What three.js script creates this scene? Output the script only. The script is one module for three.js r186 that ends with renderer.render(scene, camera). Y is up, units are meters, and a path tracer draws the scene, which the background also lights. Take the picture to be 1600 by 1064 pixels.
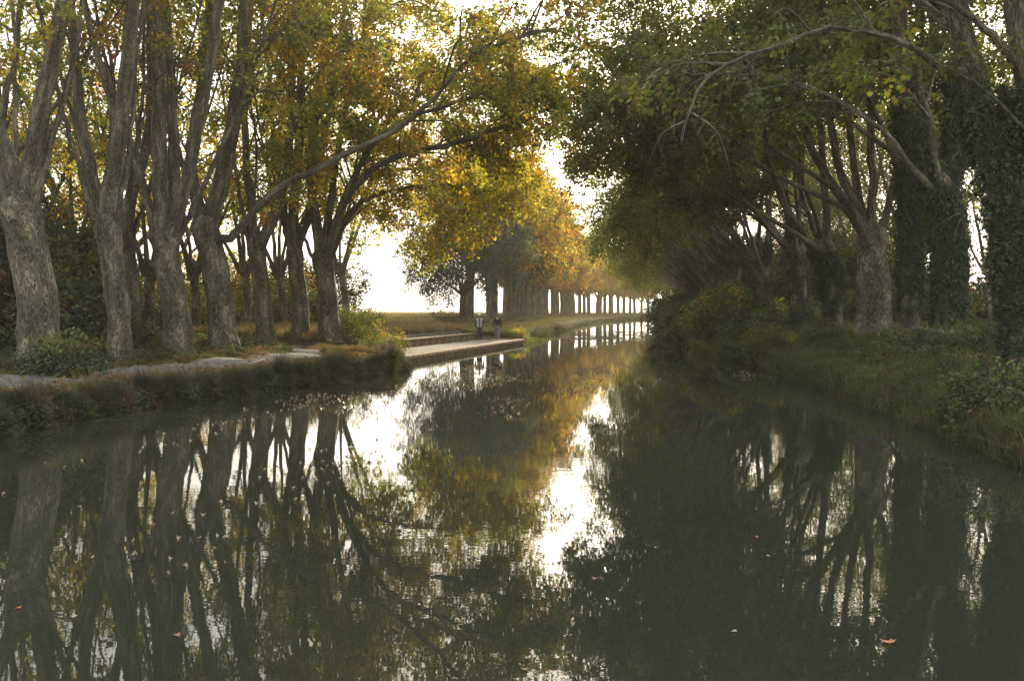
import * as THREE from 'three';
import { mergeVertices } from 'three/addons/utils/BufferGeometryUtils.js';
import { MarchingCubes } from 'three/addons/objects/MarchingCubes.js';
import { createNoise2D, createNoise3D } from 'simplex-noise';

// ---------------------------------------------------------------- camera, sky, sun, exposure
const scene = new THREE.Scene();
const EYE = 2.1, FOCAL = 1600, HORIZON = 487;             // photograph: 1600 x 1064 pixels
const camera = new THREE.PerspectiveCamera(2 * Math.atan(532 / FOCAL) * 180 / Math.PI, 1024 / 680, 0.1, 3000);
camera.position.set(0, EYE, 0);
camera.rotation.x = -Math.atan((532 - HORIZON) / FOCAL);
scene.add(camera);

const renderer = new THREE.WebGLRenderer({ antialias: true });
renderer.toneMapping = THREE.LinearToneMapping;
renderer.toneMappingExposure = 2.3;
renderer.shadowMap.enabled = true;

const SUN_AZ = 12 * Math.PI / 180, SUN_EL = 18 * Math.PI / 180;
const sunDir = new THREE.Vector3(Math.sin(SUN_AZ) * Math.cos(SUN_EL), Math.sin(SUN_EL), -Math.cos(SUN_AZ) * Math.cos(SUN_EL));
const sun = new THREE.DirectionalLight(new THREE.Color().setRGB(1, 0.83, 0.58), 5);
sun.position.copy(sunDir).multiplyScalar(300);
sun.castShadow = true; sun.shadow.radius = 1.5;
sun.shadow.mapSize.set(4096, 4096);
Object.assign(sun.shadow.camera, { left: -160, right: 160, top: 120, bottom: -120, near: 1, far: 900 });
scene.add(sun, sun.target);

{ // hazy evening sky: pale, brightest round the low sun
  const W = 512, H = 256, data = new Float32Array(W * H * 4);
  for (let r = 0; r < H; r++) for (let c = 0; c < W; c++) {
    const up = ((r + 0.5) / H - 0.5) * Math.PI, az = ((c + 0.5) / W - 0.5) * 2 * Math.PI;
    const x = Math.cos(az) * Math.cos(up), y = Math.sin(up), z = Math.sin(az) * Math.cos(up);
    const a = Math.acos(Math.min(1, Math.max(-1, x * sunDir.x + y * sunDir.y + z * sunDir.z))) * 180 / Math.PI;
    const h = Math.exp(-Math.max(0, y) * 4.2);
    const glow = 2.6 * Math.exp(-a * a / 320) + 1.1 * Math.exp(-a / 32), k = y < 0 ? 0.45 : 1;
    const o = (r * W + c) * 4;
    data[o] = k * (0.46 + 0.36 * h + glow * 0.8); data[o + 1] = k * (0.52 + 0.27 * h + glow * 0.68); data[o + 2] = k * (0.56 + 0.14 * h + glow * 0.50); data[o + 3] = 1;
  }
  const t = new THREE.DataTexture(data, W, H, THREE.RGBAFormat, THREE.FloatType);
  t.mapping = THREE.EquirectangularReflectionMapping; t.magFilter = THREE.LinearFilter; t.minFilter = THREE.LinearFilter; t.needsUpdate = true;
  scene.background = t; scene.environment = t;
}
scene.fog = new THREE.FogExp2(new THREE.Color().setRGB(1, 0.84, 0.64), 0.00075);

// ---------------------------------------------------------------- helpers
const V = (x, y, z) => new THREE.Vector3(x, y, z);
function mulberry(a) { return () => { a |= 0; a = a + 0x6D2B79F5 | 0; let t = Math.imul(a ^ a >>> 15, 1 | a); t = t + Math.imul(t ^ t >>> 7, 61 | t) ^ t; return ((t ^ t >>> 14) >>> 0) / 4294967296; }; }
const R0 = mulberry(20240);
const n2 = createNoise2D(mulberry(11)), n3 = createNoise3D(mulberry(12));
const clamp = (x, a, b) => Math.min(b, Math.max(a, x)), lerp = (a, b, t) => a + (b - a) * t, sstep = (a, b, x) => { const t = clamp((x - a) / (b - a), 0, 1); return t * t * (3 - 2 * t); };
const rgb = (r, g, b) => new THREE.Color().setRGB(r, g, b);
const P = (px, py, d) => V((px - 800) / FOCAL * d, EYE + (HORIZON - py) / FOCAL * d, -d);  // survey: image direction and distance to a place
function fbm(x, y, oct = 4) { let s = 0, a = 0.5; for (let i = 0; i < oct; i++) { s += a * n2(x, y); x *= 2.03; y *= 2.03; a *= 0.5; } return s; }
function fbm3(x, y, z, oct = 3) { let s = 0, a = 0.5; for (let i = 0; i < oct; i++) { s += a * n3(x, y, z); x *= 2.03; y *= 2.03; z *= 2.03; a *= 0.5; } return s; }
function table(rows) { // smooth interpolation through [d, value]
  const n = rows.length, m = rows.map((r, i) => { const a = rows[Math.max(0, i - 1)], b = rows[Math.min(n - 1, i + 1)]; return (b[1] - a[1]) / (b[0] - a[0]); });
  return (d) => {
    if (d <= rows[0][0]) return rows[0][1] + m[0] * (d - rows[0][0]);
    if (d >= rows[n - 1][0]) return rows[n - 1][1] + m[n - 1] * (d - rows[n - 1][0]);
    let i = 0; while (d > rows[i + 1][0]) i++;
    const h = rows[i + 1][0] - rows[i][0], t = (d - rows[i][0]) / h, t2 = t * t, t3 = t2 * t;
    return (2 * t3 - 3 * t2 + 1) * rows[i][1] + (t3 - 2 * t2 + t) * h * m[i] + (-2 * t3 + 3 * t2) * rows[i + 1][1] + (t3 - t2) * h * m[i + 1];
  };
}
const taken = {};
function numbered(name) { taken[name] = (taken[name] ?? -1) + 1; return taken[name] ? name + '_' + String(taken[name]).padStart(3, '0') : name; }
function tag(o, label, category, group, kind) { if (label) o.userData.label = label; if (category) o.userData.category = category; if (group) o.userData.group = group; if (kind) o.userData.kind = kind; return o; }
function thing(name, pos, label, category, group) { const g = new THREE.Group(); g.name = numbered(name); g.position.copy(pos); scene.add(g); return tag(g, label, category, group); }
function mesh(name, geo, mat, parent) { const m = new THREE.Mesh(geo, mat); m.name = parent === scene ? numbered(name) : name; m.castShadow = m.receiveShadow = true; parent.add(m); return m; }
function geometry(b) {
  const g = new THREE.BufferGeometry();
  g.setAttribute('position', new THREE.Float32BufferAttribute(b.pos, 3));
  if (b.nor?.length) g.setAttribute('normal', new THREE.Float32BufferAttribute(b.nor, 3));
  if (b.uv?.length) g.setAttribute('uv', new THREE.Float32BufferAttribute(b.uv, 2));
  if (b.col?.length) g.setAttribute('color', new THREE.Float32BufferAttribute(b.col, 3));
  g.setIndex(b.idx);
  if (!b.nor?.length) g.computeVertexNormals();
  return g;
}
const buf = () => ({ pos: [], nor: [], uv: [], col: [], idx: [] });
function instanced(name, geo, mat, list, parent, kind = 'stuff') { // list of {p, q, s (number or vector), c}
  const m = new THREE.InstancedMesh(geo, mat, list.length), M = new THREE.Matrix4(), S = V();
  list.forEach((e, i) => { S.set(1, 1, 1); if (e.s?.isVector3) S.copy(e.s); else S.multiplyScalar(e.s); M.compose(e.p, e.q, S); m.setMatrixAt(i, M); if (e.c) m.setColorAt(i, e.c); });
  m.name = parent === scene ? numbered(name) : name; m.castShadow = m.receiveShadow = true; m.userData.kind = kind; parent.add(m); return m;
}
function texture(n, fn, srgb = true) { // fn(u, v) -> [r, g, b] 0..1 in the texture's own space
  const d = new Uint8Array(n * n * 4);
  for (let y = 0; y < n; y++) for (let x = 0; x < n; x++) { const c = fn(x / n, y / n), o = (y * n + x) * 4; d[o] = clamp(c[0], 0, 1) * 255; d[o + 1] = clamp(c[1], 0, 1) * 255; d[o + 2] = clamp(c[2], 0, 1) * 255; d[o + 3] = 255; }
  const t = new THREE.DataTexture(d, n, n); t.wrapS = t.wrapT = THREE.RepeatWrapping; t.magFilter = THREE.LinearFilter; t.minFilter = THREE.LinearMipmapLinearFilter; t.generateMipmaps = true;
  if (srgb) t.colorSpace = THREE.SRGBColorSpace; t.needsUpdate = true; return t;
}
const n4buf = createNoise3D(mulberry(77));
// noise that tiles over the unit square
function tile(u, v, f, seed = 0) { const a = u * 2 * Math.PI, b = v * 2 * Math.PI, k = f / (2 * Math.PI); return 0.5 * (n4buf(Math.cos(a) * k + seed, Math.sin(a) * k, Math.cos(b) * k + 3 * seed) + n4buf(Math.sin(b) * k + seed + 40, Math.cos(b) * k, Math.sin(a) * k)); }
function tileBlend(u, v, fu, fv, seed = 0) { // plain noise blended across the seams
  const w = (x) => sstep(0, 1, x), f = (a, b) => n2(a * fu + seed * 7.3, b * fv - seed * 3.1), s = w(u), t = w(v);
  const A = f(u, v), B = f(u - 1, v), C = f(u, v - 1), D = f(u - 1, v - 1);
  return ((A * (1 - s) + B * s) * (1 - t) + (C * (1 - s) + D * s) * t) / Math.sqrt(((1 - s) ** 2 + s * s) * ((1 - t) ** 2 + t * t));
}

// ---------------------------------------------------------------- materials
function mix3(a, b, t) { return [lerp(a[0], b[0], t), lerp(a[1], b[1], t), lerp(a[2], b[2], t)]; }
// flaking plane bark: olive grey plates, pale fresh patches, dark flakes (one tile is 3.2 m)
const barkPatch = (u, v) => { const w = tileBlend(u, v, 24, 16, 9) * 0.012; return [tileBlend(u, v, 5, 3, 1), tileBlend(u + w, v, 34, 17, 2), tileBlend(u, v + w, 80, 40, 3), tileBlend(u, v, 230, 150, 4), tileBlend(u, v + w, 16, 8, 5)]; };
const barkCover = ([a, b, c, e, g]) => sstep(0.02, 0.20, 0.75 * c + 0.6 * b + 0.55 * g - 0.45 * a - 0.12), barkPale = ([a, b, c, e, g]) => sstep(0.05, 0.25, 0.8 * g + 0.5 * a + 0.35 * b);
const barkField = []; for (let y = 0; y < 1024; y++) for (let x = 0; x < 1024; x++) barkField.push(barkPatch(x / 1024, y / 1024));
const barkAt = (u, v) => barkField[Math.round(v * 1024) * 1024 + Math.round(u * 1024)];
const barkMap = texture(1024, (u, v) => {
  const q = barkAt(u, v); let k = mix3([0.49, 0.47, 0.40], [0.70, 0.67, 0.57], barkPale(q));
  k = mix3(k, [0.43, 0.43, 0.35], 0.7 * sstep(0.2, 0.5, q[1] - 0.6 * q[4])); k = mix3(k, [0.27, 0.25, 0.21], 0.9 * barkCover(q));
  const f = 1 + 0.13 * q[3] + 0.06 * q[2]; return [k[0] * f, k[1] * f, k[2] * f];
});
const barkBump = texture(1024, (u, v) => { const q = barkAt(u, v), h = 0.45 + 0.3 * barkCover(q) - 0.12 * barkPale(q) + 0.12 * q[3]; return [h, h, h]; }, false);
barkField.length = 0;
const M = {};
M.bark = new THREE.MeshStandardMaterial({ map: barkMap, bumpMap: barkBump, bumpScale: 0.02, roughness: 0.92, color: rgb(0.66, 0.63, 0.60) });
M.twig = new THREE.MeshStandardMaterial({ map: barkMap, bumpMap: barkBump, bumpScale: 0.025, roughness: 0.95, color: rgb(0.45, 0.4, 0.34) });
M.leaf = new THREE.MeshPhysicalMaterial({ color: 0xffffff, vertexColors: true, roughness: 1.0, transmission: 0.58, thickness: 0, specularIntensity: 0.5, side: THREE.DoubleSide });
M.leafWet = new THREE.MeshPhysicalMaterial({ color: 0xffffff, vertexColors: true, roughness: 0.22, side: THREE.DoubleSide });
M.leafGloss = new THREE.MeshPhysicalMaterial({ color: 0xffffff, vertexColors: true, roughness: 0.95, transmission: 0.25, thickness: 0, side: THREE.DoubleSide });
M.grass = new THREE.MeshPhysicalMaterial({ color: 0xffffff, vertexColors: true, roughness: 1.0, transmission: 0.35, thickness: 0, specularIntensity: 0.4, side: THREE.DoubleSide });
const soilMap = texture(1024, (u, v) => {
  const a = tileBlend(u, v, 5, 5, 21), b = tileBlend(u, v, 40, 40, 22), c = tileBlend(u, v, 110, 110, 23), e = tileBlend(u, v, 70, 70, 24);
  let k = mix3([0.62, 0.6, 0.5], [0.78, 0.7, 0.55], sstep(-0.3, 0.5, a)); k = mix3(k, [0.45, 0.4, 0.32], sstep(0.1, 0.5, b)); k = mix3(k, [0.95, 0.78, 0.5], 0.8 * sstep(0.45, 0.62, e + 0.3 * c));
  const f = 1 + 0.22 * c; return [k[0] * f, k[1] * f, k[2] * f];
});
const soilBump = texture(512, (u, v) => { const h = 0.5 + 0.25 * tileBlend(u, v, 40, 40, 22) + 0.2 * tileBlend(u, v, 90, 90, 23); return [h, h, h]; }, false);
M.ground = new THREE.MeshStandardMaterial({ map: soilMap, bumpMap: soilBump, bumpScale: 0.04, vertexColors: true, roughness: 1 });
const gravelMap = texture(1024, (u, v) => { const a = tileBlend(u, v, 6, 6, 31), b = tileBlend(u, v, 60, 60, 32), c = tileBlend(u, v, 160, 160, 33); let k = mix3([0.62, 0.6, 0.57], [0.52, 0.49, 0.45], sstep(-0.2, 0.5, a + 0.3 * b)); const f = 1 + 0.16 * c + 0.08 * b; return [k[0] * f, k[1] * f, k[2] * f]; });
M.gravel = new THREE.MeshStandardMaterial({ map: gravelMap, bumpMap: soilBump, bumpScale: 0.006, roughness: 1, color: rgb(0.46, 0.46, 0.47) });
const stoneMap = texture(1024, (u, v) => { const a = tileBlend(u, v, 5, 7, 41), b = tileBlend(u, v, 34, 60, 42), c = tileBlend(u, v, 110, 130, 43); let k = mix3([0.62, 0.57, 0.5], [0.5, 0.44, 0.37], sstep(-0.3, 0.5, a + 0.4 * b)); k = mix3(k, [0.36, 0.34, 0.27], sstep(0.3, 0.6, b + 0.5 * a)); const f = 1 + 0.12 * c; return [k[0] * f, k[1] * f, k[2] * f]; });
M.stone = new THREE.MeshStandardMaterial({ map: stoneMap, bumpMap: soilBump, bumpScale: 0.015, color: rgb(0.72, 0.58, 0.45), roughness: 0.95 });
M.wood = new THREE.MeshStandardMaterial({ color: rgb(0.3, 0.28, 0.25), roughness: 0.9, map: barkMap });
const rippleMap = texture(1024, (u, v) => {
  const calm = 0.35 + 0.65 * sstep(-0.35, 0.5, tileBlend(u, v, 3, 2, 50));
  const h = 0.5 + calm * (0.16 * tileBlend(u, v, 14, 22, 51) + 0.13 * tileBlend(u, v, 30, 52, 52) + 0.06 * tileBlend(u, v, 70, 120, 53)) + 0.10 * tileBlend(u, v, 5, 7, 54); return [h, h, h];
}, false);
M.water = new THREE.MeshPhysicalMaterial({ color: rgb(0.030, 0.033, 0.022), roughness: 0.015, ior: 1.4, bumpMap: rippleMap, bumpScale: 0.0006, specularIntensity: 1 });

// ---------------------------------------------------------------- canal and banks: x of the water's edge by distance d = -z
const leftEdge = table([[-30, -10], [0, -9.5], [17.4, -8.7], [21.7, -8.1], [26.9, -6.7], [30.8, -5.4], [34.3, -4.4], [36.9, -3.8], [38.6, -4.3], [41, -5.2], [46, -4.4], [67, -0.2], [74, 0.6], [84, 1.5], [116, 5.1], [168, 10.8], [240, 22.5], [305, 38], [345, 51], [420, 82], [500, 125]]);
const rightEdge = table([[-30, 6], [0, 6.3], [13.5, 6.8], [17.4, 7.4], [23.2, 7.9], [34.3, 9.0], [51.7, 10.7], [63.4, 11.6], [80, 13], [104, 16], [160, 24.4], [240, 39], [305, 54], [345, 66], [420, 97], [500, 140]]);
const cosAt = (f, d) => 1 / Math.hypot(1, (f(d + 0.5) - f(d - 0.5)));
const quayFace = (d) => lerp(-4.0, 0.84, (d - 42.5) / (67.2 - 42.5));
function heightLeft(s, d, x) {
  const n = fbm(x * 0.8, d * 0.8), nn = fbm(x * 2.6 + 9, d * 2.6);
  const far = sstep(60, 90, d), lip = lerp(0.29, 0.5, far) + 0.11 * n2(d * 0.55, 3.3) + 0.08 * n2(d * 1.5, 8.1), wob = 0.26 * n2(d * 0.8, 5) + 0.17 * n2(d * 2.1, 9);
  let y = -0.9 + (0.9 + lip) * sstep(-0.35 + wob, 0.30 + wob, s);
  y += 0.14 * sstep(0.3, 1.8, s) + 0.12 * sstep(1.6, 4.5, s) + 0.22 * sstep(4, 7, s) + 0.25 * sstep(7, 16, s) + 0.5 * sstep(20, 120, s) + 0.9 * sstep(80, 500, s);
  const rough = sstep(0.1, 0.5, s) * (1 - 0.85 * sstep(1.7, 2.2, s) * (1 - sstep(4.0, 5.0, s)));
  y += rough * (0.09 * n + 0.05 * nn);
  if (d > 40 && d < 76) { const k = sstep(41, 45, d) * (1 - sstep(66.5, 69, d)), inside = quayFace(d) - x; // the landing lies lower
    const flat = 0.15, target = inside < 3.1 ? flat : lerp(flat, 0.86, sstep(3.1, 4.4, inside)) + 0.25 * sstep(4, 12, inside); if (inside > -0.2) y = lerp(y, target + 0.02 * n, k * (s > 0.1 || inside > 0.15 ? 1 : 0)); }
  return y;
}
function heightRight(s, d, x) {
  const n = fbm(x * 0.7 + 30, d * 0.7), nn = fbm(x * 2.3 + 19, d * 2.3), wob = 0.2 * n2(d * 0.7, 15) + 0.12 * n2(d * 2.3, 19);
  let y = -0.9 + 1.12 * sstep(-0.35 + wob, 0.4 + wob, s) + 0.65 * sstep(0.3, 3.2, s) + 0.3 * sstep(2.5, 6, s) + 0.2 * sstep(6, 20, s) + 1.0 * sstep(60, 400, s);
  return y + sstep(0.1, 0.6, s) * (0.16 * n + 0.06 * nn);
}
const groundL = (x, d) => heightLeft((leftEdge(d) - x) * cosAt(leftEdge, d), d, x), groundR = (x, d) => heightRight((x - rightEdge(d)) * cosAt(rightEdge, d), d, x);
function bank(name, side) {
  const edge = side < 0 ? leftEdge : rightEdge, hgt = side < 0 ? heightLeft : heightRight, ds = [], ss = [];
  for (let d = -30; d < 620;) { ds.push(d); d += d < 10 ? 1.2 : d < 48 ? 0.13 : d < 80 ? 0.3 : d < 200 ? 1.2 : d < 350 ? 3 : 15; }
  for (let s = -1.2; s < 700;) { ss.push(s); s += s < -0.5 ? 0.2 : s < 1 ? 0.06 : s < 2.5 ? 0.12 : s < 9 ? 0.3 : s < 30 ? 1.2 : s < 120 ? 6 : 40; }
  const b = buf();
  for (const d of ds) { const c = cosAt(edge, d); for (const s of ss) {
    const x = edge(d) + side * s / c, y = hgt(s, d, x);
    b.pos.push(x, y, -d); b.uv.push(x / 3, d / 3);
    const g = fbm(x * 0.45 + 5, d * 0.45), g2 = n2(x * 1.7, d * 1.7);
    let col; // matter: grass, bare earth, leaf litter, straw of the field
    const earth = [0.075, 0.058, 0.040], grass = [0.085, 0.095, 0.038], litter = [0.16, 0.105, 0.055], field = [0.30, 0.26, 0.11], weeds = [0.045, 0.055, 0.026];
    if (side < 0) { col = mix3(earth, grass, sstep(0.15, 0.7, s + 0.25 * g2)); col = mix3(col, litter, (d < 60 ? 0.75 : 0.25) * sstep(3.5, 5.5, s + g) * (1 - sstep(18, 30, s)) * sstep(-0.4, 0.4, g + 0.4)); col = mix3(col, field, sstep(16, 30, s)); col = mix3(col, [0.12, 0.14, 0.045], 0.8 * sstep(66, 84, d) * sstep(0.3, 0.8, s) * (1 - sstep(16, 26, s))); }
    else { col = mix3(earth, weeds, sstep(0.1, 0.6, s + 0.25 * g2)); col = mix3(col, litter, 0.5 * sstep(2, 5, s + g) * sstep(-0.2, 0.4, g)); }
    b.col.push(...col);
  } }
  const n = ss.length; for (let i = 0; i + 1 < ds.length; i++) for (let j = 0; j + 1 < n; j++) { const a = i * n + j; if (side < 0) b.idx.push(a, a + n, a + 1, a + 1, a + n, a + n + 1); else b.idx.push(a, a + 1, a + n, a + 1, a + n + 1, a + n); }
  if (side < 0) for (let i = 0; i < b.idx.length; i += 3) { const t = b.idx[i + 1]; b.idx[i + 1] = b.idx[i + 2]; b.idx[i + 2] = t; }
  if (side > 0) for (let i = 0; i < b.idx.length; i += 3) { const t = b.idx[i + 1]; b.idx[i + 1] = b.idx[i + 2]; b.idx[i + 2] = t; }
  const g = geometry(b); const nn = g.attributes.normal; if (nn.getY(n * 5 + n - 3) < 0) { g.index.array.reverse(); g.computeVertexNormals(); }
  return tag(mesh(name, g, M.ground, scene), null, null, null, 'structure');
}
bank('bank_left', -1); bank('bank_right', 1);
{ // canal water
  const b = buf(), ds = []; for (let d = -30; d <= 600; d += d < 100 ? 5 : 20) ds.push(d);
  for (const d of ds) for (const x of [leftEdge(d) - 4, rightEdge(d) + 4]) { b.pos.push(x, 0, -d); b.uv.push(x / 9, d / 9); b.nor.push(0, 1, 0); }
  for (let i = 0; i + 1 < ds.length; i++) { const a = i * 2; b.idx.push(a, a + 1, a + 2, a + 1, a + 3, a + 2); }
  tag(mesh('water', geometry(b), M.water, scene), null, null, null, 'structure');
}
{ // towpath: a ragged strip of pale gravel
  const b = buf(), ds = []; for (let d = -25; d < 43; d += 0.25) ds.push(d);
  const near = table([[-30, 1.75], [20, 1.75], [30, 2.1], [37, 2.8], [43, 3.4]]), wide = table([[-30, 2.6], [20, 2.6], [30, 2.1], [37, 1.4], [43, 1.1]]), K = 12;
  for (const d of ds) { const c = cosAt(leftEdge, d), w = wide(d); for (let k = 0; k <= K; k++) {
    const e = k / K, s = near(d) + e * w + (e < 0.5 ? -1 : 1) * (Math.abs(e - 0.5) * 2) * (0.16 * n2(d * 0.8, e < 0.5 ? 1 : 7) + 0.10 * n2(d * 3.1, e < 0.5 ? 3 : 9)), x = leftEdge(d) - s / c;
    b.pos.push(x, groundL(x, d) + (k === 0 || k === K ? -0.06 : 0.05), -d); b.uv.push(x / 2, d / 2);
  } }
  for (let i = 0; i + 1 < ds.length; i++) for (let k = 0; k < K; k++) { const a = i * (K + 1) + k; b.idx.push(a, a + 1, a + K + 1, a + 1, a + K + 2, a + K + 1); }
  const g = geometry(b); if (g.attributes.normal.getY(30) < 0) { g.index.array.reverse(); g.computeVertexNormals(); }
  tag(mesh('towpath', g, M.gravel, scene), null, null, null, 'structure');
  const ribbon = (name, pts, w) => { // far stretches of path
    const cv = new THREE.CatmullRomCurve3(pts.map(([x, d]) => V(x, 0, -d))), q = buf(), N = 120;
    for (let i = 0; i <= N; i++) { const p = cv.getPoint(i / N), t = cv.getTangent(i / N), o = V(-t.z, 0, t.x).normalize(); for (let k = 0; k <= 4; k++) { const e = k / 2 - 1, r = w / 2 * (1 + 0.15 * n2(i * 0.4, k)), x = p.x + o.x * e * r, z = p.z + o.z * e * r; q.pos.push(x, groundL(x, -z) + (Math.abs(e) > 0.9 ? -0.02 : 0.045), z); q.uv.push(x / 2, z / 2); } }
    for (let i = 0; i < N; i++) for (let k = 0; k < 4; k++) { const a = i * 5 + k; q.idx.push(a, a + 1, a + 5, a + 1, a + 6, a + 5); }
    const h = geometry(q); if (h.attributes.normal.getY(8) < 0) { h.index.array.reverse(); h.computeVertexNormals(); }
    tag(mesh(name, h, M.gravel, scene), null, null, null, 'structure');
  };
  ribbon('canal_path', [[-3.6, 66], [-3.2, 76], [-2.0, 88], [1.0, 112], [4.0, 140], [7.5, 172], [19, 240], [34, 305]], 1.7);
  ribbon('field_path', [[-5.0, 70], [-7.5, 80], [-10, 92], [-13, 112], [-14.5, 132], [-24, 160], [-44, 190]], 2.6);
}

// ---------------------------------------------------------------- leaves, sprays and tufts (shared shapes)
function leafInto(b, p, x, y, z, size, col, simple) { // x across, y along to the tip, z normal
  const out = simple ? [[0, 0, 0], [0.42, 0.42, 0.05], [0, 1, -0.12], [-0.42, 0.42, 0.05]]
    : [[0, 0, 0], [0.30, 0.02, 0.03], [0.56, 0.30, 0.08], [0.34, 0.42, 0.03], [0.42, 0.74, 0.02], [0.16, 0.66, -0.02], [0, 1.05, -0.14], [-0.16, 0.66, -0.02], [-0.42, 0.74, 0.02], [-0.34, 0.42, 0.03], [-0.56, 0.30, 0.08], [-0.30, 0.02, 0.03]];
  const at = b.pos.length / 3, add = (u, v, w) => { b.pos.push(p.x + (x.x * u + y.x * v + z.x * w) * size, p.y + (x.y * u + y.y * v + z.y * w) * size, p.z + (x.z * u + y.z * v + z.z * w) * size); b.col.push(...col); };
  if (simple) { out.forEach((o) => add(...o)); b.idx.push(at, at + 1, at + 2, at, at + 2, at + 3); return; }
  add(0, 0.4, -0.03); out.forEach((o) => add(...o));
  for (let i = 0; i < out.length; i++) b.idx.push(at, at + 1 + i, at + 1 + (i + 1) % out.length);
}
function flat(b) { const g = geometry({ ...b, nor: [], uv: [] }).toNonIndexed(); g.computeVertexNormals(); return g; }
function spray(seed, count, len, size, simple, spread = 1) { // a leafy twig along +y, leaf faces mostly towards +z
  const r = mulberry(seed), b = buf();
  for (let i = 0; i < count; i++) {
    const t = Math.pow(r(), 0.8), a = r() * 6.283, o = spread * (0.10 + 0.3 * r()) * len;
    const p = V(Math.cos(a) * o, t * len, Math.sin(a) * o * 0.7 - 0.12 * len * t * t);
    const n = V((r() - 0.5) * 1.7, (r() - 0.5) * 1.5, 0.75 + (r() < 0.12 ? -1.5 : 0)).normalize(), y = V(Math.cos(a) * 0.8 + (r() - 0.5), 0.7 + (r() - 0.5), -0.4 + Math.sin(a) * 0.4).normalize();
    const x = V().crossVectors(y, n).normalize(); n.crossVectors(x, y);
    const v = 0.65 + 0.7 * r(), h = (r() - 0.5) * 0.5;
    leafInto(b, p, x, y, n, size * (0.65 + 0.6 * r()), [v * (1 + h), v, v * (1 - 0.5 * h)], simple);
  }
  return flat(b);
}
const S = { near: [1, 2, 3].map((k) => spray(100 + k, 30, 0.74, 0.108, false)), mid: [1, 2, 3].map((k) => spray(200 + k, 44, 1.1, 0.135, true)), far: [1, 2].map((k) => spray(300 + k, 46, 1.7, 0.27, true)), bush: [1, 2].map((k) => spray(400 + k, 26, 0.45, 0.075, true, 1.3)), ivy: [1, 2].map((k) => spray(500 + k, 22, 0.40, 0.10, true, 1.0)) };
function tuft(seed, blades, hgt, wide, droop) {
  const r = mulberry(seed), b = buf();
  for (let i = 0; i < blades; i++) {
    const a = r() * 6.283, o = wide * r() * 0.5, l = hgt * (0.5 + 0.6 * r()), w = 0.006 + 0.006 * r(), tilt = (0.15 + droop * r()), dx = Math.cos(a), dz = Math.sin(a), v = 0.6 + 0.8 * r(), at = b.pos.length / 3;
    const c = [v * (1 + 0.3 * r()), v, v * 0.9];
    const pt = (t) => [dx * (o + l * tilt * t * t), l * t * (1 - 0.45 * tilt * t), dz * (o + l * tilt * t * t)];
    for (const [t, k] of [[0, 1], [0.55, 0.8], [1, 0.1]]) { const q = pt(t); b.pos.push(q[0] - dz * w * k, q[1], q[2] + dx * w * k, q[0] + dz * w * k, q[1], q[2] - dx * w * k); b.col.push(...c, ...c); }
    b.idx.push(at, at + 1, at + 2, at + 1, at + 3, at + 2, at + 2, at + 3, at + 4, at + 3, at + 5, at + 4);
  }
  return flat(b);
}
const T = { short: tuft(1, 46, 0.20, 0.34, 0.9), tall: tuft(2, 44, 0.55, 0.40, 0.8), hang: tuft(3, 60, 0.42, 0.4, 1.5), reed: tuft(4, 30, 1.0, 0.5, 0.45), coarse: tuft(5, 26, 0.7, 1.3, 0.6) };
const UP = V(0, 1, 0);
function frame(dir, up = UP) { const y = dir.clone().normalize(), x = V().crossVectors(y, up); if (x.lengthSq() < 1e-4) x.set(1, 0, 0); x.normalize(); const z = V().crossVectors(x, y); return new THREE.Quaternion().setFromRotationMatrix(new THREE.Matrix4().makeBasis(x, y, z)); }

// ---------------------------------------------------------------- trees
function tube(b, pts, rad, sides, lumpy, v0 = 0) { // pts along the axis, radius per point
  const N = pts.length, tan = pts.map((_, i) => pts[Math.min(N - 1, i + 1)].clone().sub(pts[Math.max(0, i - 1)]).normalize());
  let nx = V(1, 0, 0).addScaledVector(tan[0], -tan[0].x); if (nx.lengthSq() < 0.01) nx = V(0, 0, 1).addScaledVector(tan[0], -tan[0].z); nx.normalize();
  const base = b.pos.length / 3; let v = v0; const rep = rad[0] > 0.28 ? Math.max(1, Math.round(2 * Math.PI * rad[0] / 3.6)) : 2 * Math.PI * rad[0] / 3.6;
  for (let i = 0; i < N; i++) {
    nx.addScaledVector(tan[i], -nx.dot(tan[i])).normalize(); const ny = V().crossVectors(tan[i], nx);
    if (i) v += pts[i].distanceTo(pts[i - 1]) / 4.2;
    for (let k = 0; k <= sides; k++) {
      const a = k / sides * 2 * Math.PI, d = V().addScaledVector(nx, Math.cos(a)).addScaledVector(ny, Math.sin(a)), r = rad[i] * (lumpy ? 1 + lumpy(pts[i], d, a) : 1);
      b.pos.push(pts[i].x + d.x * r, pts[i].y + d.y * r, pts[i].z + d.z * r); b.nor.push(d.x, d.y, d.z); b.uv.push(k / sides * rep + v0, v);
    }
  }
  for (let i = 0; i + 1 < N; i++) for (let k = 0; k < sides; k++) { const a = base + i * (sides + 1) + k; b.idx.push(a, a + 1, a + sides + 1, a + 1, a + sides + 2, a + sides + 1); }
  const tip = b.pos.length / 3, e = pts[N - 1], t = tan[N - 1]; b.pos.push(e.x + t.x * rad[N - 1] * 0.5, e.y + t.y * rad[N - 1] * 0.5, e.z + t.z * rad[N - 1] * 0.5); b.nor.push(t.x, t.y, t.z); b.uv.push(0, v);
  for (let k = 0; k < sides; k++) b.idx.push(base + (N - 1) * (sides + 1) + k, base + (N - 1) * (sides + 1) + k + 1, tip);
}
function curve(pts, n) { return new THREE.CatmullRomCurve3(pts, false, 'centripetal').getPoints(n); }
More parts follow.
